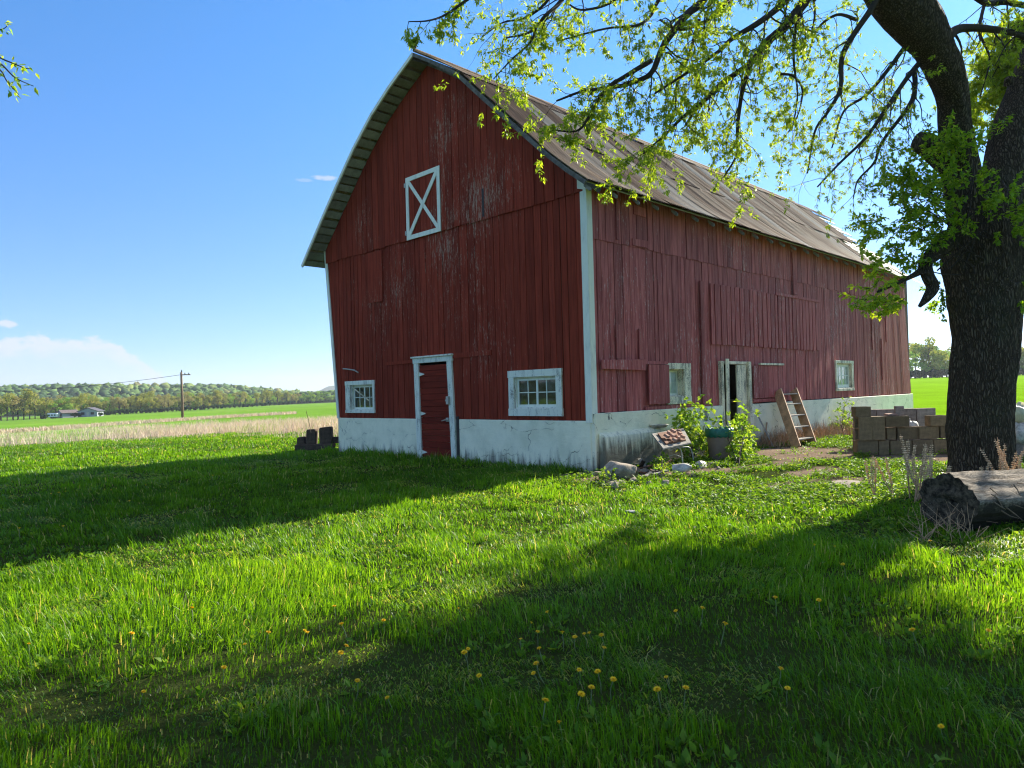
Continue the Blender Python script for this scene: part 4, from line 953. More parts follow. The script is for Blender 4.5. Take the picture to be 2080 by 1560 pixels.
# crown on the side away from the picture: throws the broken shade over the front lawn
def crown_branch(target, seed, spread=.9, cnt=26, start=None):
    rd = random.Random(seed); a = D(2200, -80, TD+.6) if start is None else start; mid = (a+target)/2+np.array([0, 0, .5]); Q = catmull([a, mid, target], 8); mb = MB(); fo = Foliage()
    mb.tube(Q, np.linspace(.11, .03, len(Q)), 8, jit=.1)
    for k in range(cnt):
        p = target+rv(rd, spread)*np.array([1, 1, .6]); j = rd.randrange(len(Q)//2, len(Q)); mb.tube(catmull([Q[j], (Q[j]+p)/2+rv(rd, .12), p], 3), np.linspace(.018, .005, 7), 4, cap=False)
        for q in range(3): twig(mb, fo, p, rv(rd, 1.0), rd.uniform(.3, .6), .005, rd, .125, .95, 1, .05, .5)
    b = mb.build('branch', M_twig, tree, smooth=True, base=TB); fo.build('foliage', M_leaf, b, TB); return len(fo.P)
tn_ = math.tan(SUN_EL)
def onray(gx, gy, t): return np.array([gx+t*math.cos(SUN_AZ), gy+t*math.sin(SUN_AZ), t*tn_])
SHD = [((1020, 1400), 13.5), ((1150, 1330), 13.5), ((1400, 1290), 13.0), ((1100, 1480), 14.0), ((1400, 1450), 13.5), ((1650, 1535), 13.5), ((1600, 1215), 12.5), ((1010, 1520), 14.5), ((1300, 1180), 13.5), ((1930, 1550), 13), ((1250, 1560), 14), ((1550, 1340), 12.5)]
print('crown leaves', sum(crown_branch(onray(*onz(*g)[:2], t_), 300+i, spread=.33 if g[1] > 1380 else .50, cnt=30) for i, (g, t_) in enumerate(SHD)))

# ------------------------------------------------------------------ second tree, its branch reaching in at the left
t2b = D(-1500, 980, 3.6); t2b[2] = 0.0
tree2 = empty('maple_tree', t2b, 'leafy branch of another tree reaching in at the top left', 'tree')
mb = MB(); top2 = np.array([t2b[0]+.2, t2b[1]+.1, 5.2]); limb_mesh(mb, [t2b, t2b+np.array([0, 0, 1.2]), t2b+np.array([.1, 0, 3.2]), top2], [.2, .16, .14, .08], 24, 6); mb.build('trunk', M_bark, tree2, smooth=True, base=t2b)
rd = random.Random(3); mb = MB(); fo = Foliage()
e0_ = D(-120, 40, 4.6); mb.tube(catmull([t2b+np.array([.1, 0, 3.2]), (t2b+e0_)/2+np.array([0, 0, 2.2]), e0_], 6), np.linspace(.05, .012, 13), 7)
for pts_ in ([(-120, 40), (-40, 90), (0, 117), (25, 128), (50, 138), (64, 140)], [(-120, 60), (-40, 100), (0, 128), (25, 153), (40, 163), (68, 175)], [(-120, 90), (-40, 120), (0, 142), (14, 165), (38, 192)], [(-120, 20), (-50, 45), (0, 60), (20, 47)]):
    Q = catmull([D(a, b, 4.6) for a, b in pts_], 4); mb.tube(Q, np.linspace(.007, .0022, len(Q)), 4, cap=False)
    for q in Q[8:]: 
        if rd.random() < .62: fo.cluster(q, np.array([.3, -.3, -.5]), rd, 3, .05, .7, .4)
b2 = mb.build('branch', M_twig, tree2, base=t2b); fo.build('foliage', M_leaf2, b2, t2b)

# ------------------------------------------------------------------ LOG
lb = onz(1925, 1078); ax = np.array([.93, -.37, 0]); ax /= np.linalg.norm(ax); sd_ = np.array([-ax[1], ax[0], 0])
log = empty('fallen_log', lb, 'fallen grey log with rotten dark end beside the big tree', 'log')
n = 64; Ls = np.linspace(0, 2.6, 60); vs = []; cen = np.array([.10, .30, .30])
for i, l in enumerate(Ls):
    a = np.linspace(0, 2*np.pi, n, endpoint=False)
    r = .292*(1-.05*l)*(1+.42*(fbm((np.cos(a)+2)*1.5, (np.sin(a)+2)*1.5+l*.45, 3)-.5)) + .09*(fbm((np.cos(a)+2)*6, (np.sin(a)+2)*6+l*.7, 3)-.5)+.03*(fbm(a*14, l*1.5+a*0, 3)-.5)
    r *= 1-.10*(np.cos(a*1-2.3) > .93)*min(1, l*4)
    c = np.array([0, 0, .27-.01*l])+ax*l; vs.append(c+(np.cos(a)*r)[:, None]*sd_*1.05+(np.sin(a)*r*.95)[:, None]*np.array([0, 0, 1]))
mb = MB(); fs = [(i*n+k, i*n+(k+1) % n, (i+1)*n+(k+1) % n, (i+1)*n+k) for i in range(len(Ls)-1) for k in range(n)]; fs.append(tuple((len(Ls)-1)*n+k for k in range(n)))
mb.add(np.vstack(vs), fs); lg = mb.build('trunk', M_log, log, smooth=True)
lg.rotation_euler = (0, 0, 0)
mb = MB(); rings = []; r0_ = vs[0]-np.array([0, 0, .29])
for k, s in enumerate(np.linspace(1.0, .02, 12)):
    dn = fbm(r0_[:, 0]*s*9+3, r0_[:, 2]*s*9+s, 3); rings.append(np.array([0, 0, .29])+r0_*s+ax[None]*((-.02+.12*(1-s)*dn+.05*dn)[:, None]))
fs = [((i+1)*n+k, (i+1)*n+(k+1) % n, i*n+(k+1) % n, i*n+k) for i in range(11) for k in range(n)]+[tuple(11*n+k for k in range(n))]
mb.add(np.vstack(rings), fs); mb.build('rotten_end', M_logend, log, smooth=True)
# frayed edge of loose wood hanging off the log side
mb = MB(); rd = random.Random(15)
for k in range(55):
    l = rd.uniform(.02, 2.3); a_ = rd.uniform(2.5, 3.5); rr1 = .31; p = np.array([0, 0, .30])+ax*l+math.cos(a_)*rr1*sd_*1.05+np.array([0, 0, math.sin(a_)*rr1*.9]); 
    q = p+ax*rd.uniform(.05, .25)+np.array([0, 0, rd.uniform(-.16, -.03)])-sd_*rd.uniform(0, .05); mb.tube([p, (p+q)/2+rv(rd, .01), q], [.007, .005, .002], 4, cap=False)
mb.build('frayed_fibres', M_pole, log)
# dead vines and twigs around the log end
mb = MB(); rd = random.Random(8)
for k in range(60):
    p = onz(rd.uniform(1868, 1985), rd.uniform(1070, 1105)); q = p+np.array([rd.gauss(0, .12), rd.gauss(0, .12), rd.uniform(.06, .34)]); mb.tube(catmull([p, (p+q)/2+rv(rd, .04), q], 3), np.linspace(.004, .0015, 7), 3, cap=False)
tag(mb.build('dead_twigs', M_stalk), 'dry twigs tangled against the rotten log end', 'twigs', kind='stuff')

# ------------------------------------------------------------------ LADDER
lad = empty('wooden_ladder', (7.6, -.6, 0), 'brown wooden ladder with wide sides leaning on the side wall', 'ladder'); LB = np.array([7.6, -.6, 0])
def two(pb, pt): return onz(*pb), ony(*pt, -.16)
bL, tL = two((1618, 909), (1580, 796)); bR, tR = two((1655, 896), (1607, 795)); bR = np.array([bL[0]+.95, bL[1]+.0, 0]); tR = np.array([tL[0]+.95, tL[1], tL[2]])
for b_, t__ in ((bL, tL), (bR, tR)):
    m = MB(); d = (t__-b_)/np.linalg.norm(t__-b_); wv = np.cross(d, (1, 0, 0)); wv /= np.linalg.norm(wv); m.bar(b_-d*.02, t__+d*.05, (.022, 0, 0), wv*.115); m.build('side_rail', M_ladder, lad, bevel=.004, base=LB)
for f in (.13, .34, .55, .76, .95):
    p = bL+(tL-bL)*f; q = bR+(tR-bR)*f; m = MB(); m.bar(p+np.array([.022, 0, 0]), q-np.array([.022, 0, 0]), (0, .11, 0), (0, 0, .014)); m.build('tread', M_grey_wood, lad, bevel=.003, base=LB)
print('ladder', bL, tL, bR)

# ------------------------------------------------------------------ TRASH CAN
cp = onz(1463, 936); can = empty('trash_can', cp, 'brown plastic trash can with green bag liner beside the doorway', 'trash can')
def lathe(m, prof_, n=36, wob=0.0):
    vs = [(r*math.cos(2*math.pi*k/n)*(1+wob*math.sin(5*k+z*9)), r*math.sin(2*math.pi*k/n)*(1+wob*math.cos(3*k+z*7)), z+wob*.6*math.sin(k*2.1+r*30)*(z > .3)) for r, z in prof_ for k in range(n)]
    m.add(vs, [(i*n+k, i*n+(k+1) % n, (i+1)*n+(k+1) % n, (i+1)*n+k) for i in range(len(prof_)-1) for k in range(n)])
m = MB(); lathe(m, [(.001, .0), (.20, 0), (.205, .02), (.225, .20), (.228, .21), (.25, .45), (.262, .60), (.272, .61), (.272, .64), (.25, .64), (.24, .55), (.19, .05), (.001, .04)]); m.build('bin', M_can, can, smooth=True)
for sy in (-1, 1):
    m = MB(); m.tube([(.262*math.cos(a_), sy*.0+.262*math.sin(a_), .50) for a_ in np.linspace(sy*1.5-.25, sy*1.5+.25, 6)], .014, 6); m.build('handle', M_can, can)
m = MB(); lathe(m, [(.262, .49), (.276, .50), (.280, .57), (.285, .645), (.268, .67), (.235, .655), (.20, .52), (.05, .50), (.001, .51)], 48, .022); m.build('bag_liner', M_bag, can, smooth=True)

# ------------------------------------------------------------------ BROKEN CHAIR, CRATE BOARD, BRICKS
cb = onz(1390, 952); chair = empty('broken_chair', cb, 'pale metal chair frame with tilted rusty board on top', 'chair')
def wp(px, py, dy=0.0):                                # point on the vertical plane y = chair base y + dy
    return ony(px, py, cb[1]+dy)-cb
m = MB(); m.tube(catmull([wp(1360, 915, .05), wp(1375, 909, .0), wp(1383, 915, 0), wp(1386, 935, 0), wp(1387, 953, 0)], 5), .013, 8); m.build('leg', M_metal, chair, smooth=True)
m = MB(); m.tube(catmull([wp(1384, 909, .35), wp(1397, 908, .3), wp(1404, 914, .28), wp(1408, 932, .26), wp(1409, 947, .25)], 5), .013, 8); m.build('leg', M_metal, chair, smooth=True)
m = MB(); m.tube(catmull([wp(1387, 930, 0), wp(1372, 924, .1), wp(1356, 927, .2)], 5), .008, 6); m.build('brace', M_metal, chair, smooth=True)
A_ = [wp(1347, 914, -.05), wp(1404, 902, -.05), wp(1388, 872, .42), wp(1324, 884, .42)]
m = MB(); m.prism(A_, (0, 0, .03)); bd_ = m.build('seat_board', M_grey_wood, chair, bevel=.004)
m = MB(); c4 = np.mean(A_, 0); m.prism([c4+(p-c4)*.72+np.array([0, 0, .034]) for p in A_], (0, 0, .03)); m.build('rusty_plate', M_rust, chair, bevel=.004)
rd = random.Random(21); u_ = (A_[1]-A_[0]); v_ = (A_[3]-A_[0])
def cuboid(m, c, sx_, sy_, sz_, rz, tilt=(0, 0)):
    R_ = np.array(Matrix.Rotation(rz, 3, 'Z') @ Matrix.Rotation(tilt[0], 3, 'X') @ Matrix.Rotation(tilt[1], 3, 'Y'))
    pts = [R_ @ np.array([a*sx_/2, b*sy_/2, c_*sz_/2])+c for a, b, c_ in ((-1,-1,-1),(1,-1,-1),(1,1,-1),(-1,1,-1),(-1,-1,1),(1,-1,1),(1,1,1),(-1,1,1))]
    m.add(pts, [(0,3,2,1),(4,5,6,7),(0,1,5,4),(1,2,6,5),(2,3,7,6),(3,0,4,7)])
zz_ = np.cross(u_, v_); zz_ /= np.linalg.norm(zz_); ux = u_/np.linalg.norm(u_); vy = np.cross(zz_, ux)
for i in range(4):
    for j in range(3):
        if (i, j) in ((0, 0), (3, 2), (0, 2), (2, 1)): continue
        c = cb+A_[0]+u_*(.28+.155*i+rd.uniform(-.03, .03))+v_*(.26+.20*j+rd.uniform(-.05, .05))+zz_*(.09+rd.uniform(0, .03))
        ang = rd.gauss(0, .5); a1_ = ux*math.cos(ang)+vy*math.sin(ang); b1_ = np.cross(zz_, a1_)
        m = MB(); m.bar(-b1_*rd.uniform(.03, .055), b1_*rd.uniform(.03, .05), a1_*rd.uniform(.025, .042), zz_*.025, rd.random()); o = m.build('brick_piece', M_brick, None, bevel=.004); o.location = c
        tag(o, 'broken brick piece lying on the tilted rusty board', 'brick', 'brick pieces on the tilted board')
# rocks
def rock(px, py, sx_, sy_, sz_, seed, lab, mt=M_stone, nm='rock', flat=.9, group=None, zo=0.0):
    import bmesh
    bm = bmesh.new(); bmesh.ops.create_icosphere(bm, subdivisions=4, radius=1); r_ = random.Random(seed); o3 = [r_.uniform(0, 50) for _ in range(3)]
    planes = [(Vector((r_.gauss(0, 1), r_.gauss(0, 1), r_.gauss(0, .8))).normalized(), r_.uniform(.55, .85)) for _ in range(11)]
    for v in bm.verts:
        p = v.co.copy()
        for nn_, dd_ in planes:
            k = p.dot(nn_)
            if k > dd_: p -= nn_*(k-dd_)*.92
        f = 1+.16*(float(fbm(np.array(p.x*2+o3[0]), np.array(p.y*2+p.z*1.7+o3[1]), 4))-.5)
        v.co = Vector((p.x*sx_*f, p.y*sy_*f, (p.z+.55)*sz_*f))
    me = bpy.data.meshes.new(nm); bm.to_mesh(me); bm.free(); at = me.attributes.new('rnd', 'FLOAT', 'POINT'); at.data.foreach_set('value', [r_.random()]*len(me.vertices))
    o = link(nm, me, mt, None, True); g_ = onz(px, py); o.location = (g_[0], g_[1], zo); o.rotation_euler = (0, 0, r_.uniform(0, 6)); tag(o, lab, 'rock', group); return o
rock(1262, 976, .40, .28, .24, 1, 'largest rough brown stone at the barn corner')
rock(1214, 964, .13, .09, .045, 2, 'small flat pale stone left of the biggest rock')
rock(1240, 985, .30, .2, .05, 3, 'low flat stone in front of the biggest rock')
rock(1287, 981, .13, .08, .06, 4, 'small stone at the right foot of the biggest rock')
rock(1310, 962, .16, .12, .06, 5, 'brown stone between the biggest rock and the white jug')
rock(1424, 952, .16, .12, .10, 6, 'rounded pale stone by the trash can foot', M_whiteplastic)
rock(1446, 950, .15, .11, .07, 7, 'low brown stone touching the trash can')
rock(1338, 968, .14, .08, .04, 8, 'thin stone beside the young plant sprout')
rock(1720, 985, .5, .28, .035, 9, 'flat pale slab sunk in the weedy yard', M_stone)
rock(1590, 996, .42, .22, .03, 10, 'flat cracked slab in the middle of the yard', M_stone)
rock(1281, 1042, .10, .05, .03, 11, 'small white stone lying alone in the lawn', M_whiteplastic)
rock(1690, 893, .05, .04, .05, 12, 'tiny white scrap beside the block stack', M_whiteplastic)
# more rubble against the ledge
rd = random.Random(61)
for k, (px_, py_) in enumerate([(1225, 972), (1300, 975), (1318, 985), (1293, 958), (1352, 985), (1395, 965), (1375, 980), (1248, 992), (1410, 970), (1332, 955), (1275, 950), (1460, 955)]):
    rock(px_, py_, rd.uniform(.05, .10), rd.uniform(.04, .08), rd.uniform(.03, .07), 200+k, 'small brown rubble stone among the debris at the wall foot', M_stone if k % 3 else M_brick, 'rubble_stone', group='rubble stones at the wall foot')
for k in range(10):
    a = onz(rd.uniform(1275, 1350), rd.uniform(950, 975)); a[2] = rd.uniform(.03, .16); L_ = rd.uniform(.25, .6); m = MB(); m.box(-L_/2, -.035, -.01, L_/2, .035, .01); o = m.build('broken_board', (M_wood_dark, M_rust, M_grey_wood)[k % 3], None, bevel=.003)
    o.location = a; o.rotation_euler = (rd.gauss(0, .35), rd.gauss(0, .3), rd.uniform(-.9, .9)); tag(o, ('black rotten board', 'rusty brown board', 'grey broken board')[k % 3]+' in the heap between the big rock and the chair', 'board', ('black rotten', 'rusty brown', 'grey broken')[k % 3]+' boards in the heap')
# planks in the debris
for (p, q, hw, lab) in (((1268, 945), (1300, 952), .05, 'short tilted plank behind the biggest rock'), ((1286, 958), (1336, 953), .05, 'dark rotten plank in the rubble'), ((1292, 976), (1355, 966), .045, 'long grey plank at the front of the rubble'), ((1300, 950), (1322, 940), .04, 'reddish plank against the concrete ledge')):
    a, b = onz(*p), onz(*q); a[2] = .03; b[2] = .09; m = MB(); d = b-a; s_ = np.cross(d, (0, 0, 1)); s_ /= np.linalg.norm(s_)
    m.bar(-d/2, d/2, s_*hw, (0, 0, .012)); o = m.build('plank', M_grey_wood if 'grey' in lab or 'short' in lab else M_rust, None, bevel=.003); o.location = (a+b)/2; tag(o, lab, 'plank')
# white jug
jp = onz(1368, 966); m = MB(); lathe(m, [(.001, 0), (.085, .0), (.09, .03), (.085, .20), (.06, .27), (.03, .29), (.03, .31), (.001, .315)], 28, .012)
jug = m.build('plastic_jug', M_whiteplastic, None, smooth=True); jug.location = (jp[0], jp[1], .10); jug.rotation_euler = (R(80), 0, R(20)); tag(jug, 'dirty white plastic jug lying under the chair frame', 'jug')
lp_ = ony(1338, 872, -.22); m = MB()
lathe(m, [(.001, 0), (.14, 0), (.19, .05), (.195, .06), (.18, .06), (.13, .015), (.001, .012)], 30, .01); o = m.build('enamel_dish', M_whiteplastic, None, smooth=True); o.location = (lp_[0], -.22, .72); tag(o, 'white dish resting on the concrete ledge', 'dish')

# ------------------------------------------------------------------ leaning boards by the doorway
for (pb, pt, hw, mt_, lab) in (((1571, 908), (1539, 843), .035, M_grey_wood, 'thin grey board leaning on the wall left of the ladder'), ((1551, 905), (1558, 858), .02, M_stalk, 'thin brown stick leaning on the wall left of the ladder')):
    a = onz(*pb); b = ony(*pt, -.11); m = MB(); m.bar((0, 0, 0), b-a, (hw, 0, 0), (0, .01, .01)); o = m.build('leaning_board', mt_, None, bevel=.002); o.location = a; tag(o, lab, 'board')

# ------------------------------------------------------------------ BLOCK STACK
so = onz(1744, 926); ur = np.array([.707, -.707, 0]); un = np.array([-.707, -.707, 0]); rotb = math.atan2(ur[1], ur[0])
def block_mesh(L, W, Hh, hollow=True, chip=0):
    m = MB(); tw = .032
    if hollow:
        m.box(0, 0, 0, L, tw, Hh); m.box(0, W-tw, 0, L, W, Hh)
        m.box(.0, tw, .0, tw, W-tw, Hh); m.box(L-tw, tw, 0, L, W-tw, Hh); m.box(L/2-tw/2, tw, .002, L/2+tw/2, W-tw, Hh-.002)
    else: m.box(0, 0, 0, L, W, Hh)
    return m
def cblock(u, z, L, Hh, W, lab, yaw=0.0, back=0.0, hollow=True, upright=False, mt=M_concrete, nm='concrete_block', grp=None):
    if upright:
        m = block_mesh(Hh, W, L, hollow); V_ = [(v[2], v[1], v[0]) for v in m.v]; m.v = V_; m.f = [f[::-1] for f in m.f]
    else: m = block_mesh(L, W, Hh, hollow)
    m.a = [random.random()]*len(m.v); o = m.build(nm, mt, None, bevel=.006); p = so+ur*u-un*(back+random.uniform(-.03, .03))
    o.location = (p[0], p[1], z); o.rotation_euler = (0, 0, rotb+yaw+random.uniform(-.08, .08)); tag(o, lab, 'block', grp); return o
cblock(.0, 0, .42, .31, .22, 'leftmost bottom concrete block of the stack')
cblock(.44, 0, .22, .30, .40, 'bottom block with open core, second from the left')
cblock(.68, 0, .42, .29, .22, 'bottom block in shade, third from the left'); cblock(1.12, 0, .42, .29, .22, 'bottom block in shade nearest the tree trunk')
cblock(.01, .312, .27, .49, .22, 'upright concrete block at the left edge of the stack', upright=True); cblock(.29, .312, .27, .49, .22, 'upright concrete block, second from the left edge', upright=True)
cblock(-.03, .803, .31, .21, .22, 'small hollow block topping the left corner of the stack', yaw=.04)
cblock(.62, .312, .18, .25, .24, 'short block wedged under the jutting top block', back=.03); cblock(.58, .582, .44, .22, .22, 'jutting block set askew on the stack', yaw=-.32, back=-.02)
cblock(.84, .312, .42, .255, .22, 'long block in the middle course'); cblock(1.27, .312, .42, .255, .22, 'long block in the middle course against the trunk')
cblock(1.50, .572, .34, .22, .22, 'upper block half hidden by the tree trunk'); cblock(1.56, 0, .42, .29, .22, 'bottom block tucked behind the tree trunk'); cblock(1.72, .312, .42, .255, .22, 'middle block tucked behind the tree trunk')
cblock(.66, .806, .24, .035, .12, 'loose brick lying flat on the askew block', yaw=.3, back=.06, hollow=False, mt=M_brick, nm='brick').rotation_euler[0] = R(7)
cblock(.88, .81, .17, .19, .08, 'pinkish brick standing upright on the stack', yaw=-.1, back=.15, hollow=False, mt=M_concrete2, nm='brick')
for k in range(4):
    cblock(.75+k*.46, .0, .44, .46, .2, 'lower weathered block of the back row behind the stack', back=1.6, hollow=False, mt=M_concrete2, grp='lower back row blocks')
    cblock(.75+k*.46, .466, .44, .42, .2, 'upper weathered block of the back row behind the stack', back=1.6, hollow=False, mt=M_concrete2, grp='upper back row blocks')
# bags and scraps behind the blocks
def bag(p, r_, lab, mt, seed, nm='trash_bag', sq=.8):
    import bmesh
    bm = bmesh.new(); bmesh.ops.create_icosphere(bm, subdivisions=4, radius=1); rr0 = random.Random(seed); k0 = rr0.uniform(0, 40)
    for v in bm.verts:
        q = v.co; a = math.atan2(q.y, q.x); f = 1+.30*(float(fbm(np.array(a*2.2+k0), np.array(q.z*2.5+k0), 4))-.5)+.05*math.sin(a*9+k0)
        v.co = Vector((q.x*f*r_, q.y*f*r_, max(0, (q.z+.85))*f*r_*sq))
    me = bpy.data.meshes.new(nm); bm.to_mesh(me); bm.free(); at = me.attributes.new('rnd', 'FLOAT', 'POINT'); at.data.foreach_set('value', [.6]*len(me.vertices))
    o = link(nm, me, mt, None, True); o.location = p; tag(o, lab, 'bag'); return o
q = so+ur*1.3-un*.45; bag((q[0], q[1], .38), .20, 'crumpled white bag between the stacked blocks', M_whiteplastic, 1)
q = so+ur*1.02-un*.5; m = MB(); m.prism([(0, 0, 0), (.30, 0, .02), (.26, .0, .14), (.02, 0, .16)], (.03, .18, 0)); o = m.build('carton', M_purple, None); o.location = (q[0], q[1], .50); o.rotation_euler = (0, .2, rotb); tag(o, 'purple carton lying between the stacked blocks', 'carton')
mb_ = MB(); mb_.bar((0, 0, 0), (.25, 0, .10), (0, .03, 0), (0, 0, .02)); mb_.bar((.08, 0, -.02), (.14, 0, .17), (0, .025, 0), (.03, 0, 0)); o = mb_.build('white_scrap', M_whiteplastic, None); q = so+ur*1.16-un*.42; o.location = (q[0], q[1], .55); o.rotation_euler = (0, 0, rotb); tag(o, 'white plastic scrap poking above the middle blocks', 'scrap')
yb = onz(2068, 935); M_yb = simple('yellowish_bag', (.55, .50, .30), .5, .2, 14, .2, .4)
bag(D(2078, 885, 13.2)-np.array([0, 0, .15]), .26, 'white bag on the right behind the tree trunk', M_whiteplastic, 5); bag(D(2066, 848, 13.4)-np.array([0, 0, .1]), .24, 'yellowish bag lying on top of a white bag', M_yb, 6)
q = D(2040, 900, 13.3); m = MB(); m.box(-.6, -.2, -q[2], 1.4, .2, 0.0); o = m.build('concrete_block', M_concrete2, None, bevel=.01); o.location = q; o.rotation_euler = (0, 0, rotb); tag(o, 'low brown block under the bags right of the trunk', 'block')

# ------------------------------------------------------------------ TIMBERS left of the barn
tb = onz(640, 915)
for (u0, u1, z1, dz, lab) in (((-.52), (-.30), .40, .0, 'short dark timber end at the far left of the pile'), (-.28, .0, .62, .3, 'upright dark timber, left of the tallest pair'), (.12, .48, .66, .0, 'tallest upright dark timber post near the barn corner')):
    c = tb+ur*0; m = MB(); wv = u1-u0; m.prism([(0, 0, -.1), (wv, 0, -.1), (wv*.98, 0, z1-.03), (wv*.9, 0, z1), (wv*.1, 0, z1-.02), (.01, 0, z1-.06)], (0, .28, 0)); o = m.build('timber_post', M_tie, None, bevel=.015); p = tb+ur*(u0); o.location = (p[0], p[1], 0); o.rotation_euler = (0, R(3 if dz else -1), rotb); tag(o, lab, 'timber')
m = MB(); m.box(0, 0, 0, 1.5, .22, .18); o = m.build('timber_beam', M_tie, None, bevel=.015); p = tb+ur*.45-un*.1; o.location = (p[0], p[1], .18); o.rotation_euler = (0, 0, rotb); tag(o, 'dark timber beam lying toward the barn corner', 'timber')
m = MB(); m.box(0, 0, 0, 1.1, .25, .2); o = m.build('timber_beam', M_tie, None, bevel=.015); p = tb+ur*-.55-un*-.1; o.location = (p[0], p[1], -.02); o.rotation_euler = (0, 0, rotb); tag(o, 'dark timber beam lying under the upright posts', 'timber')
m = MB(); p0 = tb+ur*-.1; m.tube([(0, 0, .5), (-.08, 0, .9), (-.14, .0, 1.12)], .008, 5); o = m.build('dry_weed_stalk', M_stalk, None); o.location = (p0[0], p0[1], 0); tag(o, 'lone dry weed stalk rising behind the dark timbers', 'weed')

# ------------------------------------------------------------------ SAPLINGS
def sapling(base, tips, leafL, per, lab, seed, wr=.62, dens=9, mt=M_sap):
    rd = random.Random(seed); e = empty('sapling', base, lab, 'sapling'); b = np.array(base, float); mb = MB(); fo = Foliage()
    for tp_ in tips:
        tp_ = np.array(tp_); mid = (b+tp_)/2+rv(rd, .06)+np.array([0, 0, .10]); Q = catmull([b, mid, tp_], 6); mb.tube(Q, np.linspace(.008, .003, len(Q)), 5, cap=False)
        for q in Q[3:]:
            for k in range(rd.randint(1, 3)):
                s = q+rv(rd, per); mb.tube([q, (q+s)/2+np.array([0, 0, .02]), s], [.0025, .002, .0015], 3, cap=False)
                if rd.random() < dens/9: fo.cluster(s, (s-q)/(np.linalg.norm(s-q)+1e-6), rd, 6, leafL, .6, wr)
    mb.build('stem', M_twig, e, base=b); fo.build('foliage', mt, e, b)
yq = -.55
sapling(onz(1405, 938), [ony(1378, 850, yq), ony(1392, 828, yq), ony(1420, 824, yq), ony(1448, 818, yq), ony(1385, 875, yq), ony(1412, 870, yq), ony(1400, 845, yq)], .105, .10, 'bright young sapling growing left of the trash can', 1)
yq = -.75
sapling(onz(1500, 948), [ony(1500, 850, yq), ony(1475, 858, yq), ony(1520, 870, yq), ony(1515, 840, yq), ony(1490, 885, yq), ony(1512, 905, yq), ony(1525, 892, yq), ony(1462, 868, yq), ony(1498, 925, yq), ony(1510, 860, yq)], .105, .11, 'bright leafy sapling growing right of the trash can', 2, dens=11)
yq = -.9
sapling(onz(1345, 972), [ony(1338, 935, yq), ony(1350, 930, yq), ony(1344, 945, yq), ony(1330, 950, yq)], .055, .05, 'small green sprout in front of the chair', 3)
yq = -.3
sapling(onz(1712, 885), [ony(1715, 820, yq), ony(1722, 808, yq), ony(1706, 845, yq), ony(1728, 830, yq), ony(1712, 860, yq)], .075, .10, 'small sapling growing under the far side window', 4, dens=7)
sapling(onz(1228, 990), [ony(1222, 966, -1.0), ony(1232, 960, -1.0)], .05, .03, 'tiny sprout beside the flat pale stone', 5)
sapling(onz(1440, 930), [ony(1425, 895, -.5), ony(1435, 905, -.5), ony(1418, 915, -.5), ony(1432, 880, -.5)], .06, .08, 'low dark leafy plant against the foundation left of the can', 6, mt=M_weed)

# dead flower stalks
def stalk(px, pyb, pyt, dep, seed, lean=0.0, multi=1):
    rd = random.Random(seed); b = D(px, pyb, dep); b[2] = 0.0; hgt = (pyb-pyt)/FPX*dep
    e = empty('dried_seed_stalk', b); mb = MB(); sb = MB()
    for k in range(multi):
        tp_ = np.array([rd.gauss(0, .05)*multi+lean*.707, rd.gauss(0, .05)*multi-lean*.707, hgt*rd.uniform(.75, 1)]); Q = catmull([(0, 0, 0), tp_*.5+rv(rd, .02), tp_], 6); mb.tube(Q, np.linspace(.008, .004, len(Q)), 4, cap=False)
        m_ = int(13*hgt/.6)
        for j in range(m_):
            f = .42+.56*j/m_; p = Q[min(len(Q)-1, int(f*(len(Q)-1)))]+(tp_-Q[-2])*0+rv(rd, .002); p = np.array([np.interp(f*(len(Q)-1), range(len(Q)), Q[:, c]) for c in range(3)])
            for w_ in range(5):
                a = rd.random()*6.28; o_ = np.array([math.cos(a), math.sin(a), .3])*.016; s_ = .0095; c = p+o_
                sb.add([c+np.array(v)*s_ for v in ((1, 0, 0), (0, 1, 0), (-1, 0, 0), (0, -1, 0), (0, 0, 1), (0, 0, -1))], [(0, 1, 4), (1, 2, 4), (2, 3, 4), (3, 0, 4), (1, 0, 5), (2, 1, 5), (3, 2, 5), (0, 3, 5)], rd.random())
    mb.build('stem', M_stalk, e); sb.build('seed_heads', M_seed, e); return e
for i, (px, pb, pt, dep, le, mu) in enumerate([(1778, 1010, 912, 9.2, .02, 3), (1815, 1000, 893, 9.2, .03, 2), (1848, 1010, 877, 9.0, -.01, 2), (1866, 1010, 868, 8.9, .02, 3), (1876, 1010, 882, 8.8, .0, 3), (1890, 1010, 905, 8.9, .03, 2), (1858, 1015, 930, 8.8, .0, 3),
                                      (1925, 1000, 915, 9.0, .02, 2), (2035, 1000, 880, 9.1, .02, 3), (2048, 1005, 905, 9.0, .05, 3), (2062, 1005, 885, 9.1, .04, 3), (2076, 1005, 910, 9.0, .05, 3), (2000, 1000, 925, 9.0, .04, 2)]):
    s_ = stalk(px, pb, pt, dep, 50+i, le, mu)
    if px < 1900: tag(s_, 'dried brown seed stalk in front of the block stack', 'dried stalk', 'dried stalks before the block stack')
    elif px < 1960: tag(s_, 'thin dried seed stalk against the left of the tree trunk', 'dried stalk')
    elif px < 2010: tag(s_, 'pale dried stalk leaning over the middle of the tree trunk', 'dried stalk')
    else: tag(s_, 'dried brown seed stalk at the right foot of the tree', 'dried stalk', 'dried stalks right of the trunk')

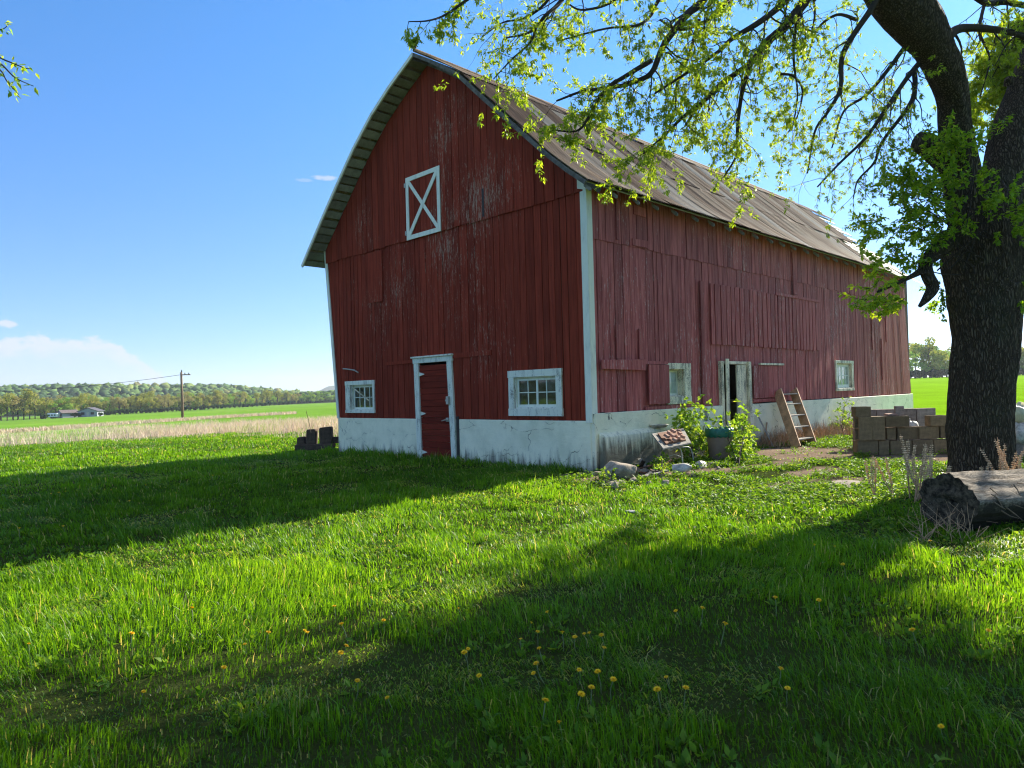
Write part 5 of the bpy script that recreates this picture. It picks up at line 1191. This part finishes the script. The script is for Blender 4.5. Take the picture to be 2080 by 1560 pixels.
# ------------------------------------------------------------------ DANDELIONS
def dandelion_proto():
    e = empty('dandelion', (0, 0, 0)); m = MB(); m.tube(catmull([(0, 0, 0), (.008, .0, .06), (.0, .004, .12)], 4), .0022, 5, cap=False); m.build('stem', M_stem, e)
    m = MB(); rd = random.Random(2)
    for ring, (nn_, el_, L) in enumerate(((22, .12, .019), (20, .45, .017), (16, .85, .013), (9, 1.25, .009))):
        for k in range(nn_):
            a = 2*math.pi*(k+.5*ring)/nn_+rd.gauss(0, .05); e_ = el_+rd.gauss(0, .08); d = np.array([math.cos(a)*math.cos(e_), math.sin(a)*math.cos(e_), math.sin(e_)]); s_ = np.array([-math.sin(a), math.cos(a), 0])*.0026; c = np.array([0, 0.004, .121])
            m.add([c, c+d*L*.7-s_, c+d*L, c+d*L*.7+s_], [(0, 1, 2, 3)], rd.random())
    m.tube([(0, .004, .112), (0, .004, .122)], [.003, .006], 8); m.build('flower_head', M_petal, e); return e
dp = dandelion_proto()
flw = [(260, 1289), (283, 1405), (58, 1311), (500, 1308), (541, 1284), (617, 1277), (628, 1283), (680, 1231), (706, 1265), (752, 1213), (779, 1255), (686, 1308), (692, 1317), (452, 1353), (388, 1237), (721, 1378), (801, 1411), (938, 1232),
       (942, 1310), (950, 1317), (982, 1364), (1070, 1262), (1125, 1238), (1092, 1280), (1059, 1296), (1105, 1314), (1144, 1285), (1171, 1290), (1190, 1286), (1208, 1282), (1226, 1288), (1218, 1314), (1106, 1342), (1095, 1360), (1175, 1354), (1220, 1362),
       (1240, 1375), (1170, 1400), (1197, 1396), (1141, 1472), (1097, 1426), (1363, 1376), (1388, 1397), (1345, 1400), (1462, 1267), (1385, 1236), (1420, 1234), (1575, 1213), (1660, 1213), (1715, 1143), (1888, 1101), (1871, 1278), (2000, 1272),
       (1576, 1362), (1598, 1397), (1650, 1106), (1695, 1110), (1920, 1470), (104, 1003), (123, 1000), (135, 998), (226, 996), (208, 994), (300, 985), (430, 965), (360, 1002), (590, 985), (130, 1070), (50, 1020), (265, 1016), (40, 1075)]
rd = random.Random(77)
for i, (fx, fy) in enumerate(flw):
    o = dp if i == 0 else copy_tree(dp); sc_ = rd.uniform(.65, 1.1); hgt = .12*sc_
    p = onz(fx, fy, hgt*.98); o.location = (p[0], p[1], Hs(p[0], p[1])-.002); o.scale = (sc_,)*3; o.rotation_euler = (rd.gauss(0, .2), rd.gauss(0, .2), rd.uniform(0, 6.28))
    if fy < 1080: tag(o, 'yellow dandelion in the barn shadow on the left lawn', 'dandelion', 'dandelions in the barn shadow')
    elif fx < 650: tag(o, 'yellow dandelion in the sunny left foreground lawn', 'dandelion', 'dandelions in the left foreground')
    elif fx < 1000: tag(o, 'yellow dandelion along the shade edge left of centre', 'dandelion', 'dandelions left of centre')
    elif fx < 1300: tag(o, 'yellow dandelion in the shaded patch at the centre front', 'dandelion', 'dandelions at the centre front')
    else: tag(o, 'yellow dandelion in the right foreground lawn', 'dandelion', 'dandelions in the right foreground')

# ------------------------------------------------------------------ FAR THINGS: pole, wire, houses, trees
pb = gp(371, 853); pe = empty('utility_pole', pb, 'tall wooden utility pole standing in the green field', 'utility pole'); dpp = float(np.dot(pb-CAM, M3 @ np.array([0, 0, -1]))); hp = 97/FPX*dpp
m = MB(); m.tube([(0, 0, -.5), (-.02, 0, hp*.5), (-.05, .03, hp)], [.21, .19, .15], 10); m.build('post', M_pole, pe, smooth=True)
m = MB(); m.bar((-.1*.707, .1*.707, hp*.945), (1.35*.707, -1.35*.707, hp*.945), (.05, .05, 0), (0, 0, .07)); m.build('crossarm', M_pole, pe)
for s_ in (1.1, .5):
    m = MB(); m.tube([(s_*.707, -s_*.707, hp*.95), (s_*.707, -s_*.707, hp*.985)], .07, 8); m.build('insulator', M_iron, pe)
m = MB(); m.tube([(0, 0, hp), (0, 0, hp+.35)], .08, 8); m.build('insulator', M_iron, pe)
wa = pb+np.array([0, 0, hp*.95]); wb = D(-260, 795, dpp*1.05); m = MB(); m.tube([wa+(wb-wa)*f-np.array([0, 0, 3.4*4*f*(1-f)*.35]) for f in np.linspace(0, 1, 24)], .028, 4, cap=False, a=.2); o = m.build('power_wire', M_iron, None); tag(o, 'thin power wire sagging left from the utility pole', 'wire')

def farpos(px, dist):
    r = ray(px, 800); r = r/np.hypot(r[0], r[1]); x_, y_ = CAM[0]+r[0]*dist, CAM[1]+r[1]*dist; return np.array([x_, y_, Hs(x_, y_)])
def house(px, dist, wv, dv_, hw, hr, yaw, lab, wm, rm, cat='house', gable_front=True):
    p = farpos(px, dist); e = empty('house' if cat == 'house' else cat, p, lab, cat, rz=R(45)+R(-90)+yaw); m = MB(); m.box(-wv/2, -dv_/2, -1, wv/2, dv_/2, hw); m.prism([(-wv/2+.01, -dv_/2+.01, hw), (wv/2-.01, -dv_/2+.01, hw), (0, -dv_/2+.01, hw+hr-.1)], (0, dv_-.02, 0)); m.build('wall', wm, e)
    m = MB()
    for sg in (-1, 1): m.prism([(sg*(wv/2+.5), -dv_/2-.5, hw-.1), (0, -dv_/2-.5, hw+hr), (0, -dv_/2-.5, hw+hr+.25), (sg*(wv/2+.6), -dv_/2-.5, hw+.1)], (0, dv_+1, 0))
    m.build('roof', rm, e)
    for k in (-1, 1):
        m = MB(); m.box(k*wv*.25-.7, -dv_/2-.06, 1.0, k*wv*.25+.7, -dv_/2-.01, 2.2); m.build('window', M_iron, e)
    m = MB(); m.box(-.5, -dv_/2-.06, 0, .5, -dv_/2-.01, 2.1); m.build('door', M_whiteplastic, e)
    return e
house(184, 385, 8.0, 8, 2.5, 1.6, .2, 'grey house with dark gabled roof before the far trees', M_housewall, M_houseroof)
house(137, 392, 5.5, 7, 2.2, 1.3, -.6, 'low brown roofed house left of the grey house', M_housewall, M_houseroof2)
p = farpos(108, 390); e = empty('white_trailer', p, 'long white trailer parked left of the far houses', 'trailer', rz=R(-45)); m = MB(); m.box(-2.3, -1.2, .6, 2.3, 1.2, 2.5); m.build('body', M_trailer, e, bevel=.2)
for k in (-1, 0, 1):
    m = MB(); m.box(k*1.3-.35, -1.24, 1.3, k*1.3+.35, -1.19, 1.9); m.build('window', M_iron, e)
for k in (-.5, .5):
    m = MB(); m.tube([(k, -1.1, .35), (k, 1.1, .35)], .35, 14); m.build('wheel', M_iron, e)

def proto_tree(seed, Ht, cr, mt, trunky=.3, sparse=1.0, shrub=False):
    rd = random.Random(seed); r_ = np.random.default_rng(seed); e = empty('far_shrub' if shrub else 'far_tree', (0, 0, 0)); mb = MB()
    mb.tube([(0, 0, -1), (.1, 0, Ht*.3), (.2, .1, Ht*.62)], [.26, .2, .08], 7)
    lobes = []
    for k in range(14 if not shrub else 7):
        f = rd.uniform(trunky, .93); a = rd.random()*6.28; q = cr*(1.15-abs(f-.6)*1.5)*rd.uniform(.25, .85); c = np.array([math.cos(a)*q, math.sin(a)*q, f*Ht]); lobes.append((c, cr*rd.uniform(.28, .50)))
        mb.tube([(.1, 0, Ht*rd.uniform(.22, .5)), (c[0]*.5, c[1]*.5, c[2]*.85), tuple(c)], [.11, .07, .03], 4, cap=False)
    mb.build('trunk', M_twig if mt is not M_far[2] else M_twig, e)
    N = int((1500 if not shrub else 600)*sparse); w_ = np.array([l[1]**2 for l in lobes]); idx = r_.choice(len(lobes), N, p=w_/w_.sum())
    C_ = np.array([l[0] for l in lobes])[idx]; Rr = np.array([l[1] for l in lobes])[idx]; u = unit(r_.normal(0, 1, (N, 3))); P = C_+u*(Rr*(.55+.45*r_.random(N)))[:, None]*np.array([1, 1, .8])
    d = unit(r_.normal(0, 1, (N, 3))); nn_ = unit(u+r_.normal(0, .5, (N, 3))); L = .35+.45*r_.random(N); V, F = leaf_arrays(P-d*L[:, None]/2, d, nn_, L, L*.8)
    tint = np.repeat(np.clip(np.array([rd.random() for _ in lobes])[idx]*.6+.4*r_.random(N), 0, 1), 4); npmesh('crown', V, [F], mt, {'rnd': tint}, e); return e
kinds = [('olive', 'olive green tree in the long tree line beyond the field'), ('fresh', 'fresh green tree in the long tree line beyond the field'), ('brown', 'brownish half bare tree in the long tree line beyond the field'), ('dark', 'low dark evergreen shrub at the foot of the tree line')]
protos = [[proto_tree(1, 12, 4.4, M_far[0], .28), proto_tree(2, 11, 4.0, M_far[0], .22), proto_tree(5, 13.5, 4.6, M_far[0], .35, .8)], [proto_tree(3, 11, 4.2, M_far[1], .2), proto_tree(4, 12.5, 4.5, M_far[1], .25)], [proto_tree(6, 12, 4.2, M_far[2], .3, .65), proto_tree(7, 13, 4.6, M_far[2], .35, .6)], [proto_tree(8, 3.2, 2.0, M_far[3], .25, 1, True), proto_tree(9, 2.6, 1.8, M_far[3], .25, 1, True)]]
used = set(); rd = random.Random(31)
def put_tree(px, dist, k, sc_, lab=None, grp=None, jitter=.12):
    j = rd.randrange(len(protos[k])); pr_ = protos[k][j]; o = pr_ if (k, j) not in used else copy_tree(pr_); used.add((k, j)); p = farpos(px, dist)
    s = sc_*(1+rd.uniform(-jitter, jitter)); o.location = p; o.scale = (s*rd.uniform(.95, 1.15), s*rd.uniform(.95, 1.15), s); o.rotation_euler = (0, 0, rd.uniform(0, 6.28))
    if not lab:
        seg = 'left of the white trailer' if px < 95 else 'behind the far houses' if px < 215 else 'between the houses and the pole' if px < 372 else 'just right of the utility pole' if px < 500 else 'midway from the pole to the barn' if px < 610 else 'beside the far barn corner'
        row = 'front' if dist < belt(px)+15 else 'back'
        lab = (('dark low shrub ' if k == 3 else row+' row '+('olive green tree ', 'fresh green tree ', 'brownish half bare tree ')[k])+seg); grp = lab.replace(' tree ', ' trees ').replace(' shrub ', ' shrubs ')
    tag(o, lab, 'shrub' if k == 3 else 'tree', grp); return o
def belt(px): return np.interp(px, [-60, 100, 371, 511, 600, 690], [400, 415, 450, 520, 600, 640])
px_ = -40
while px_ < 712:
    d_ = belt(px_); k = rd.choices((0, 1, 2), (.5, .25, .25))[0]
    if px_ < 70: k = rd.choices((0, 2, 1), (.5, .35, .15))[0]
    if px_ > 610: k = 1
    put_tree(px_, d_+rd.uniform(-6, 8), k, (.95 if px_ < 90 else .76)); px_ += rd.uniform(8.5, 12.5)
px_ = -35
while px_ < 712:
    put_tree(px_, belt(px_)+rd.uniform(22, 48), rd.choices((0, 1, 2), (.45, .35, .2))[0], .84); px_ += rd.uniform(11, 15)
px_ = 215
while px_ < 600:
    put_tree(px_, belt(px_)-rd.uniform(8, 12), 3, 1.0); px_ += rd.uniform(7, 11)
for q in (88, 92, 150, 158, 170, 180, 203): put_tree(q, 383+rd.uniform(-3, 3), 3, .8)
for (q, d_, k, s) in ((1846, 330, 1, .82), (1862, 335, 0, .95), (1878, 320, 1, 1.25), (1890, 318, 0, 1.30), (1902, 322, 1, 1.2), (1916, 335, 1, .9), (1930, 330, 0, .9), (1950, 335, 1, .9), (2058, 335, 1, .85), (2070, 332, 0, 1.0), (2082, 336, 1, 1.05), (2096, 330, 0, 1.0), (2112, 335, 1, .95)):
    put_tree(q, d_, k, s, ('tree' if k else 'olive tree')+' across the bright field right of the barn', 'trees across the right field' if k else 'olive trees across the right field')
for q in (1850, 1860, 1870, 1882, 1894, 1905, 1915, 1925, 2060, 2070, 2080): put_tree(q, 318, 3, 1.2, 'dark shrub across the bright field right of the barn', 'dark shrubs across the right field')
# wooded hill: one mass of crowns
import bmesh
bm = bmesh.new(); bmesh.ops.create_icosphere(bm, subdivisions=2, radius=1); iv = np.array([v.co[:] for v in bm.verts]); ifc = np.array([[v.index for v in f.verts] for f in bm.faces]); bm.free()
NB = 6000; tt = rng.uniform(-8, 44, NB); rr_ = np.sqrt(rng.uniform(640**2, 1350**2, NB)); hx = CAM[0]+rr_*np.cos(np.radians(45+tt)); hy = CAM[1]+rr_*np.sin(np.radians(45+tt)); hz_ = H(hx, hy)
s_ = rng.uniform(3.2, 6.2, NB)
nzv = 1+.42*rng.normal(0, 1, (NB, len(iv)))*.6
V = (iv[None]*np.array([1, 1, .9])*(s_[:, None]*nzv)[:, :, None]+np.stack([hx, hy, hz_+s_*.75], -1)[:, None, :]).reshape(-1, 3); F = (ifc[None]+(np.arange(NB)*len(iv))[:, None, None]).reshape(-1, 3)
grp_ = fbm(hx/70, hy/70, 3); tn = np.clip(.40+1.6*(grp_-.5)+.16*rng.normal(0, 1, NB), 0, 1)
M_hill = leafy('hill_forest_leaves', [(0, (.035, .07, .032)), (.25, (.08, .15, .045)), (.6, (.15, .24, .06)), (.85, (.25, .28, .08)), (1, (.25, .21, .11))], .2, (1.2, 1.1, .6), .8, .1)
o = npmesh('wooded_hill', V, [F], M_hill, {'rnd': np.clip(np.repeat(tn, len(iv))+.03*rng.normal(0, 1, len(V)), 0, 1)}); tag(o, 'spring woods covering the low hill behind the tree line', 'woods', kind='stuff')
# far blue ridge
m = MB(); pts = []
for i, q in enumerate(np.linspace(560, 1000, 60)):
    r = ray(q, 790); r = r/np.hypot(r[0], r[1]); b_ = CAM+r*2700; hh_ = 52*sst(q, 520, 660)*(1+.12*math.sin(q/31)+.05*math.sin(q/7))-6; pts.append((b_[0], b_[1], hh_))
for a, b in zip(pts[:-1], pts[1:]):
    bk = np.array([500, 500, 0]); m.add([(a[0], a[1], -20), (b[0], b[1], -20), tuple(np.array(b)+bk*.4), tuple(np.array(a)+bk*.4), tuple(np.array([b[0], b[1], -20])+bk*1.2), tuple(np.array([a[0], a[1], -20])+bk*1.2)], [(0, 1, 2, 3), (3, 2, 4, 5)])
o = m.build('hills', simple('far_woods', (.05, .075, .035), .95, .4, .02, 0), None, smooth=True); tag(o, 'distant blue wooded ridge on the horizon', 'hills', kind='structure')

# ------------------------------------------------------------------ haze
HAZE = 0.00015
if HAZE > 0:
    m = MB(); m.box(-2400, -2400, -32, 3600, 3600, 120); hz_o = m.build('haze', None, None); mh = bpy.data.materials.new('haze'); mh.use_nodes = True; tt_ = NT(mh.node_tree)
    pv = tt_.n('ShaderNodeVolumePrincipled', {'Color': (.86, .92, 1.0, 1), 'Density': HAZE, 'Anisotropy': .3}); tt_.n('ShaderNodeOutputMaterial', {'Volume': pv.outputs[0]}); hz_o.data.materials.append(mh); tag(hz_o, 'thin pale haze in the distance', 'haze', kind='stuff')
